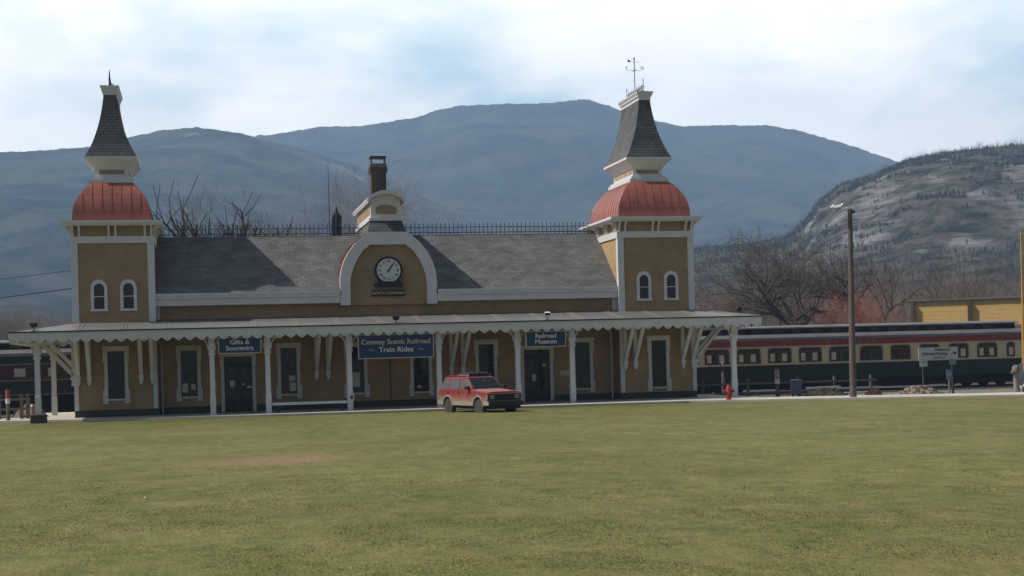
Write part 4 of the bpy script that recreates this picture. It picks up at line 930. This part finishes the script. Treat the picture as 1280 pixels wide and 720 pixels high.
rubble('straw_pile','low straw-coloured brush pile left of the lamp pole','heap',31.9,72.5,-.35,1.6,.8,.62,90,6,mat('straw_brush',(.36,.27,.15),.95,.4,5),(.05,.12))
rubble('earth_mound','low brown earth mound behind the fence at the far left','heap',-8.0,73.5,0,.9,.9,.75,60,7,mat('brown_earth',(.18,.14,.11),.95,.3,4),(.05,.14))
WPO=mat('grey_timber',(.16,.135,.115),.9,.25,3)
# timber fence on the right, between posts
ff=thing('rail_fence','long grey timber rail fence in front of the coach, right of the station','fence',(29,74,-.4))
for xx in (25.8,28.3,31.1,33.2,35.3): MB().box(xx-.06,xx+.06,73.95,74.07,-.45,.85).build('post',WPO,ff)
for z in (.58,.08): MB().box(25.4,35.6,73.9,73.95,z-.06,z+.06).build('rail',WPO,ff)
pw=mat('pale_plank',(.62,.58,.5),.7,.1)  # pale timber colour shared by all the planks
for i,(a,b,y,z,l) in enumerate(((31.3,33.2,73.2,.28,'pale plank lying on the fence beside the straw pile'),(33.0,34.8,72.2,-.02,'pale plank lying low on the ground left of the lamp pole'),(27.6,29.4,72.9,-.1,'pale plank on the ground behind the red-banded post'))):
    tag(MB().add([(a,y,z),(b,y,z+.03),(b,y+.3,z+.05),(a,y+.3,z+.02),(a,y,z-.07),(b,y,z-.04),(b,y+.3,z-.04),(a,y+.3,z-.05)],[(0,1,2,3),(4,5,6,7),(0,1,5,4),(1,2,6,5),(2,3,7,6),(3,0,4,7)]).build('plank',pw,loc=(a,y,z)),l,'plank','pale planks left lying behind the walk')
def banded_post(label,x,y,z,h,r_,bands,knob=False):
    t=thing('banded_post',label,'post',(x,y,z),0,None)
    MB().tube([(x,y,z),(x,y,z+h)],[r_,r_*.8],10).build('post',WPO,t)
    for (a,b,m_) in bands: MB().lathe([(r_+.01,a),(r_+.006,b)],12,(x,y,z)).build('band',m_,t)
    if knob: MB().lathe([(.03,0),(.05,.04),(.07,.10),(.05,.17),(0,.20)],10,(x,y,z+h)).build('knob',DARKMETAL,t,smooth=True)
RED=mat('faded_red_paint',(.38,.09,.07),.7,.15); WHP=mat('bright_white_paint',(.75,.73,.7),.6,.05)
banded_post('timber post with pinkish band and knob, left of the blue-grey box',29.62,73.2,-.4,1.75,.12,[(1.2,1.7,mat('pinkish_band',(.42,.30,.26),.7)),(.95,1.2,WHP)],True)
banded_post('short timber post with red and white top at the far left edge',-8.5,69.75,0,1.48,.09,[(1.1,1.46,RED),(.85,1.08,WHP)])
tq=thing('white_stake','slim white stake standing beyond the hydrant','stake',(27.1,74.6,-.4))
MB().box(27.06,27.13,74.57,74.64,-.4,1.15).build('shaft',WHP,tq); MB().loft([(27.06,27.13,74.57,74.64,1.15),(27.09,27.10,74.60,74.61,1.25)]).build('tip',WHP,tq)
bb=thing('utility_box','blue-grey metal utility box on a stand in front of the rail fence','utility box',(30.45,72.6,-.35)); BG=mat('blue_grey_metal',(.14,.17,.20),.6,.15)
MB().box(30.2,30.72,72.5,72.9,-.02,.66).build('cabinet',BG,bb,bevel=.03); MB().loft([(30.17,30.75,72.46,72.94,.66),(30.17,30.75,72.46,72.94,.71),(30.25,30.67,72.55,72.85,.75)]).build('lid',BG,bb)
for a in (30.26,30.62): MB().box(a,a+.05,72.6,72.8,-.4,-.02).build('leg',DARKMETAL,bb)
# carved-looking weathered post at the right
wp=thing('weathered_standpipe','weathered pale standpipe with a bulbous head and side outlet near the right edge','standpipe',(39.9,67.2,-.1))
MB().tube([(39.92,67.2,-.15),(39.86,67.2,.35),(39.87,67.2,.8)],[.16,.13,.12],12).build('body',mat('weathered_grey_paint',(.27,.24,.22),.9,.3,5),wp,smooth=True)
MB().lathe([(.12,0),(.17,.06),(.19,.2),(.18,.34),(.12,.43),(0,.46)],14,(39.87,67.2,.8)).build('head',mat('rusty_brown_cast',(.20,.16,.13),.85,.3,5),wp,smooth=True)
MB().tube([(39.8,67.2,.92),(39.62,67.15,.92),(39.58,67.14,.85)],.06,8).build('outlet',bpy.data.materials['weathered_grey_paint'],wp)
tag(MB().loft([(40.25,41.4,67.2,67.9,-.2),(40.25,41.4,67.2,67.9,.12),(40.35,41.3,67.3,67.8,.2)]).build('stone_block',mat('grey_granite',(.26,.24,.22),.9,.2,4),loc=(40.8,67.5,-.2),bevel=.03),'squat grey granite block beside the yellow mast','stone block')
tag(MB().loft([(40.55,40.95,67.35,67.7,.2),(40.57,40.93,67.37,67.68,.28)]).build('white_stone',WHP,loc=(40.75,67.5,.2)),'flat white stone lying on the granite block','stone')
# left yard fence
lf=thing('yard_fence','low dark timber fence with two rails at the far left','fence',(-8.3,71.6,0))
for xx in (-10.4,-9.1,-8.12,-7.85): MB().box(xx-.07,xx+.07,71.5,71.64,0,1.25).build('post',WPO,lf)
for z in (1.0,.55): MB().box(-12.5,-7.7,71.44,71.5,z-.06,z+.06).build('rail',WPO,lf)
sb=thing('marker_stub','short faded pink and orange marker stub beside the left canopy post','marker',(-7.35,68.7,.1))
MB().tube([(-7.35,68.7,.1),(-7.35,68.7,.72)],.075,8).build('stub',mat('faded_orange_pink',(.40,.24,.18),.8,.15),sb); MB().lathe([(.08,0),(.06,.07),(0,.09)],8,(-7.35,68.7,.72)).build('cap',WHP,sb)
# power lines
for i,(z0,z1,l) in enumerate(((6.9,8.3,'upper thin cable crossing behind the left tower'),(5.6,7.3,'lower thicker cable crossing behind the left tower'))):
    pts=[(-40+3.6*k,92,z0-(1.3)+((z1+1.2)-(z0-1.3))*k/12-.5*math.sin(math.pi*k/12)) for k in range(13)]
    tag(MB().tube(pts,.018+.01*i,5).build('power_cable',IRON,loc=(-40,92,z0)),l,'cable','power cables on the left')
# fire hydrant
hx_,hy_=23.75,64.6; HR=mat('red_hydrant_paint',(.36,.03,.028),.4,.12,6)
hy=thing('fire_hydrant','red cast-iron fire hydrant with a thin marker rod on the lawn edge','fire hydrant',(hx_,hy_,0))
MB().lathe([(.17,-.05),(.17,.04),(.12,.07),(.115,.44),(.15,.46),(.15,.51),(.13,.54),(.125,.62),(.09,.71),(.045,.76),(.045,.82),(0,.83)],18,(hx_,hy_,0)).build('barrel',HR,hy,smooth=True)
for s in (-1,1): MB().lathe([(.055,0),(.055,.09),(.075,.095),(.075,.14),(.03,.15),(.03,.18)] if s>0 else [(.055,0),(.055,-.09),(.075,-.095),(.075,-.14),(.03,-.15),(.03,-.18)],12,(hx_+s*.10,hy_,.50),'x').build('side_nozzle',HR,hy)
MB().lathe([(.075,0),(.075,-.10),(.095,-.105),(.095,-.15),(.03,-.16),(.03,-.19)],14,(hx_,hy_-.10,.42),'y').build('front_nozzle',HR,hy)
MB().tube([(hx_-.08,hy_+.1,.4),(hx_-.24,hy_+.1,1.75)],.011,5).build('marker_rod',RED,hy)
fl=MB(); fl.box(hx_-.34,hx_-.15,hy_+.095,hy_+.105,1.62,1.76); fl.build('marker_flag',RED,hy)
fl=MB(); fl.box(hx_-.26,hx_-.20,hy_+.085,hy_+.093,1.66,1.88); fl.build('marker_tip',WHP,hy)

# ---------------------------------------------------------------- the red SUV
DUST=(.34,.27,.20)
CARR=mat('red_car_paint_dusty',(.26,.042,.042),.42,.08,3,spec=.5,dirt=(DUST,.48,.92)); HOOD=mat('red_hood_dusty',(.40,.05,.045),.5,.0,3,col2=(.27,.17,.11),spec=.4)
CLAD=mat('dusty_cladding',(.33,.27,.21),.8,.15,5); PLAS=mat('black_trim_plastic',(.022,.022,.022),.6,.2,4); TYRE=mat('dusty_tyre',(.065,.056,.048),.9,.3,6); RIM=mat('dusty_wheel_rim',(.30,.26,.21),.6,.15,6,metal=.2)
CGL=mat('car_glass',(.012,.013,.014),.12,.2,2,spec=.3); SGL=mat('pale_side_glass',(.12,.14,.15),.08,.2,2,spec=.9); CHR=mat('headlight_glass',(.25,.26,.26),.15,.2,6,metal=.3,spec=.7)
dvec=Vector((.343,-.94,0)).normalized(); rz=math.atan2(dvec.y,dvec.x)
car=thing('parked_suv','dusty red boxy four-door SUV with black roof load, parked on the grass before the station','car',(11.75,62.75,-.11),rz)
# side y=+.. is the car's left; viewer sees its right side (y<0)
def arcpts(cx,r_,z0): return [(cx+r_*math.cos(a),z0+r_*math.sin(a)) for a in [math.pi*(1-k/8) for k in range(9)]]
body=[(-2.05,.46)]+[(-1.72,.44)]+arcpts(-1.28,.41,.42)+[(-.8,.42),(.86,.42)]+arcpts(1.30,.41,.42)+[(1.76,.44),(2.02,.5),(2.04,.92),(1.95,.99),(.72,1.09),(-2.02,1.10),(-2.10,.98)]
b=MB(); b.prism(body,-.85,.85); b.build('body',CARR,car,bevel=.03)
hd=MB(); hd.add([(.74,-.80,1.095),(.74,.80,1.095),(1.98,.74,.995),(1.98,-.74,.995),(.74,-.5,1.13),(.74,.5,1.13),(1.96,.46,1.03),(1.96,-.46,1.03)],[(4,5,6,7),(0,3,7,4),(1,5,6,2),(0,4,5,1),(3,2,6,7)]); hd.build('hood',HOOD,car)
gh=MB(); G0=[(-2.06,1.08),(.76,1.08)]; 
bot=[(-2.06,-.82,1.08),(.76,-.80,1.08),(.76,.80,1.08),(-2.06,.82,1.08)]; top=[(-1.84,-.66,1.60),(.12,-.64,1.60),(.12,.64,1.60),(-1.84,.66,1.60)]
gh.rings([bot,top]); gh.build('cabin',CARR,car,bevel=.025)
rfm=MB(); rfm.loft([(-1.86,.16,-.655,.655,1.60),(-1.80,.08,-.60,.60,1.645)]); rfm.build('roof',CARR,car,bevel=.01)
def onside(s,pts,off=.008):   # map (x,z) onto the sloping side
    r=[]
    for x,z in pts:
        t=(z-1.08)/.52; y=.81+( .65-.81)*t+off; r.append((x,s*y,z))
    return r
for s in (-1,1):
    for pts in ([(-1.96,1.14),(-1.28,1.14),(-1.28,1.53),(-1.80,1.53)],[(-1.18,1.14),(-.42,1.14),(-.42,1.53),(-1.18,1.53)],[(-.32,1.14),(.56,1.14),(.16,1.53),(-.32,1.53)]):
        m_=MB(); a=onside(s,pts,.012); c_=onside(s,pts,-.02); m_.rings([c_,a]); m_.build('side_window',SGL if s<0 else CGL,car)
    m_=MB(); m_.box(-.86,.88,min(s*.85,s*.865),max(s*.85,s*.865),.44,.62); m_.build('side_cladding',CLAD,car)
    for cx in (-1.28,1.30):
        m_=MB(); o_=arcpts(cx,.46,.42); i_=arcpts(cx,.40,.42); m_.band(o_,i_,min(s*.84,s*.89),max(s*.84,s*.89)); m_.build('wheel_arch',CLAD,car)
        w_=MB(); w_.lathe([(.22,-.11),(.345,-.10),(.365,-.06),(.365,.06),(.345,.10),(.22,.11)],28,(cx,s*.74,.365),'y'); wh=w_.build('wheel',TYRE,car,smooth=True)
        q=MB(); q.lathe([(.0,s*.07),(.07,s*.08),(.10,s*.05),(.19,s*.06),(.22,s*.105),(.225,s*.09),(.225,-s*.05),(0,-s*.05)],20,(cx,s*.74,.365),'y'); q.build('rim',RIM,wh,smooth=True)
    mr=MB(); mr.box(.42,.62,min(s*.83,s*1.0),max(s*.83,s*1.0),1.12,1.26); mr.build('door_mirror',PLAS,car,bevel=.02)
    for xx in (-1.20,-.30): 
        hm=MB(); hm.box(xx-.13,xx-.01,min(s*.85,s*.868),max(s*.85,s*.868),.98,1.01); hm.build('door_handle',PLAS,car)
    for xx in (-1.24,-.36,.62): 
        gm=MB(); gm.box(xx-.005,xx+.005,min(s*.848,s*.853),max(s*.848,s*.853),.48,1.07); gm.build('door_gap',PLAS,car)
    rk_=MB(); rk_.tube([(-1.7,s*.56,1.66),(-1.68,s*.56,1.70),(-.05,s*.56,1.70),(.0,s*.56,1.66)],.015,6); rk_.build('roof_rail',CARR,car)
ws=MB(); ws.rings([[(.745,-.70,1.13),(.745,.70,1.13),(.165,.58,1.575),(.165,-.58,1.575)],[(.785,-.70,1.13),(.785,.70,1.13),(.205,.58,1.575),(.205,-.58,1.575)]]); ws.build('windscreen',CGL,car)
ws=MB(); ws.box(.40,.42,-.07,.07,1.46,1.52); ws.build('inner_mirror',CHR,car)
rw=MB(); rw.rings([[(-2.05,-.66,1.15),(-2.05,.66,1.15),(-1.88,.58,1.52),(-1.88,-.58,1.52)],[(-2.075,-.66,1.15),(-2.075,.66,1.15),(-1.905,.58,1.52),(-1.905,-.58,1.52)]]); rw.build('rear_window',CGL,car)
gr_=MB(); gr_.box(2.035,2.05,-.80,.80,.66,.93); gr_.build('grille_panel',PLAS,car)
for k in range(-4,5): MB().box(2.05,2.07,k*.085-.012,k*.085+.012,.68,.91).build('grille_slat',PLAS,car)
for s in (-1,1):
    MB().box(2.048,2.066,min(s*.50,s*.72),max(s*.50,s*.72),.72,.89).build('headlight',CHR,car)
    MB().box(1.95,2.05,min(s*.80,s*.853),max(s*.80,s*.853),.70,.90).build('side_marker',mat('amber_lens',(.5,.18,.05),.4) if s<0 else bpy.data.materials['amber_lens'],car)
    MB().box(-2.12,-2.09,min(s*.62,s*.8),max(s*.62,s*.8),.72,1.0).build('tail_light',RED,car)
bu=MB(); bu.box(2.02,2.17,-.84,.84,.44,.62); bu.build('front_bumper',PLAS,car,bevel=.02)
for s in (-1,1): MB().box(1.74,2.168,min(s*.83,s*.875),max(s*.83,s*.875),.445,.615).build('bumper_end',CLAD,car,bevel=.015)
MB().box(-2.2,-2.04,-.86,.86,.44,.62).build('rear_bumper',CLAD,car,bevel=.02)
MB().box(2.02,2.06,-.78,.78,.3,.46).build('front_apron',PLAS,car)
MB().box(-1.9,1.9,-.6,.6,.3,.45).build('chassis',PLAS,car)
ld=thing('roof_load','flat black spare tyre and box strapped on the SUV roof','roof load',(11.75,62.75,1.55),rz)
m_=MB(); m_.loft([(-.85,.02,-.52,.50,.0),(-.88,.04,-.54,.52,.05),(-.86,.0,-.50,.48,.14),(-.78,-.06,-.44,.42,.17)]); m_.build('box',PLAS,ld,bevel=.02)
m_=MB(); m_.box(-.9,.06,-.56,-.52,.02,.07); m_.box(-.9,.06,.50,.54,.02,.07); m_.box(-.6,-.56,-.50,.48,.165,.178); m_.build('strap',CLAD,ld)
# the windscreen-side door mirror glass catches light; small litter on the grass
for i,(x,y,l) in enumerate(((26.1,56.3,'tiny white scrap on the lawn below the hydrant'),(-1.0,27.0,'tiny white scrap on the lawn at lower left'),(-3.6,38,'tiny white scrap on the lawn below the left tower'))):
    s=.028; tag(MB().add([(x-s,y-s,.05),(x+s,y-s*.8,.07),(x+s*.8,y+s,.05),(x-s,y+s,.08),(x,y,.03)],[(0,1,2,3),(0,1,4),(1,2,4),(2,3,4),(3,0,4)]).build('litter_scrap',WHP,loc=(x,y,.05)),l,'litter','white scraps on the lawn')

# ---------------------------------------------------------------- haze
hz,n,b=newmat('haze_air'); n.nodes.remove(b)
pv=n.nodes.new('ShaderNodeVolumePrincipled'); pv.inputs['Color'].default_value=(.46,.68,1.0,1); pv.inputs['Density'].default_value=.00030; pv.inputs['Anisotropy'].default_value=.0
n.links.new(pv.outputs[0],n.nodes['Material Output'].inputs['Volume'])
o=MB().box(-3600,3600,-300,4600,-8,820).build('haze',hz); tag(o,'thin blue haze hanging over the valley and hills','haze',kind='stuff')
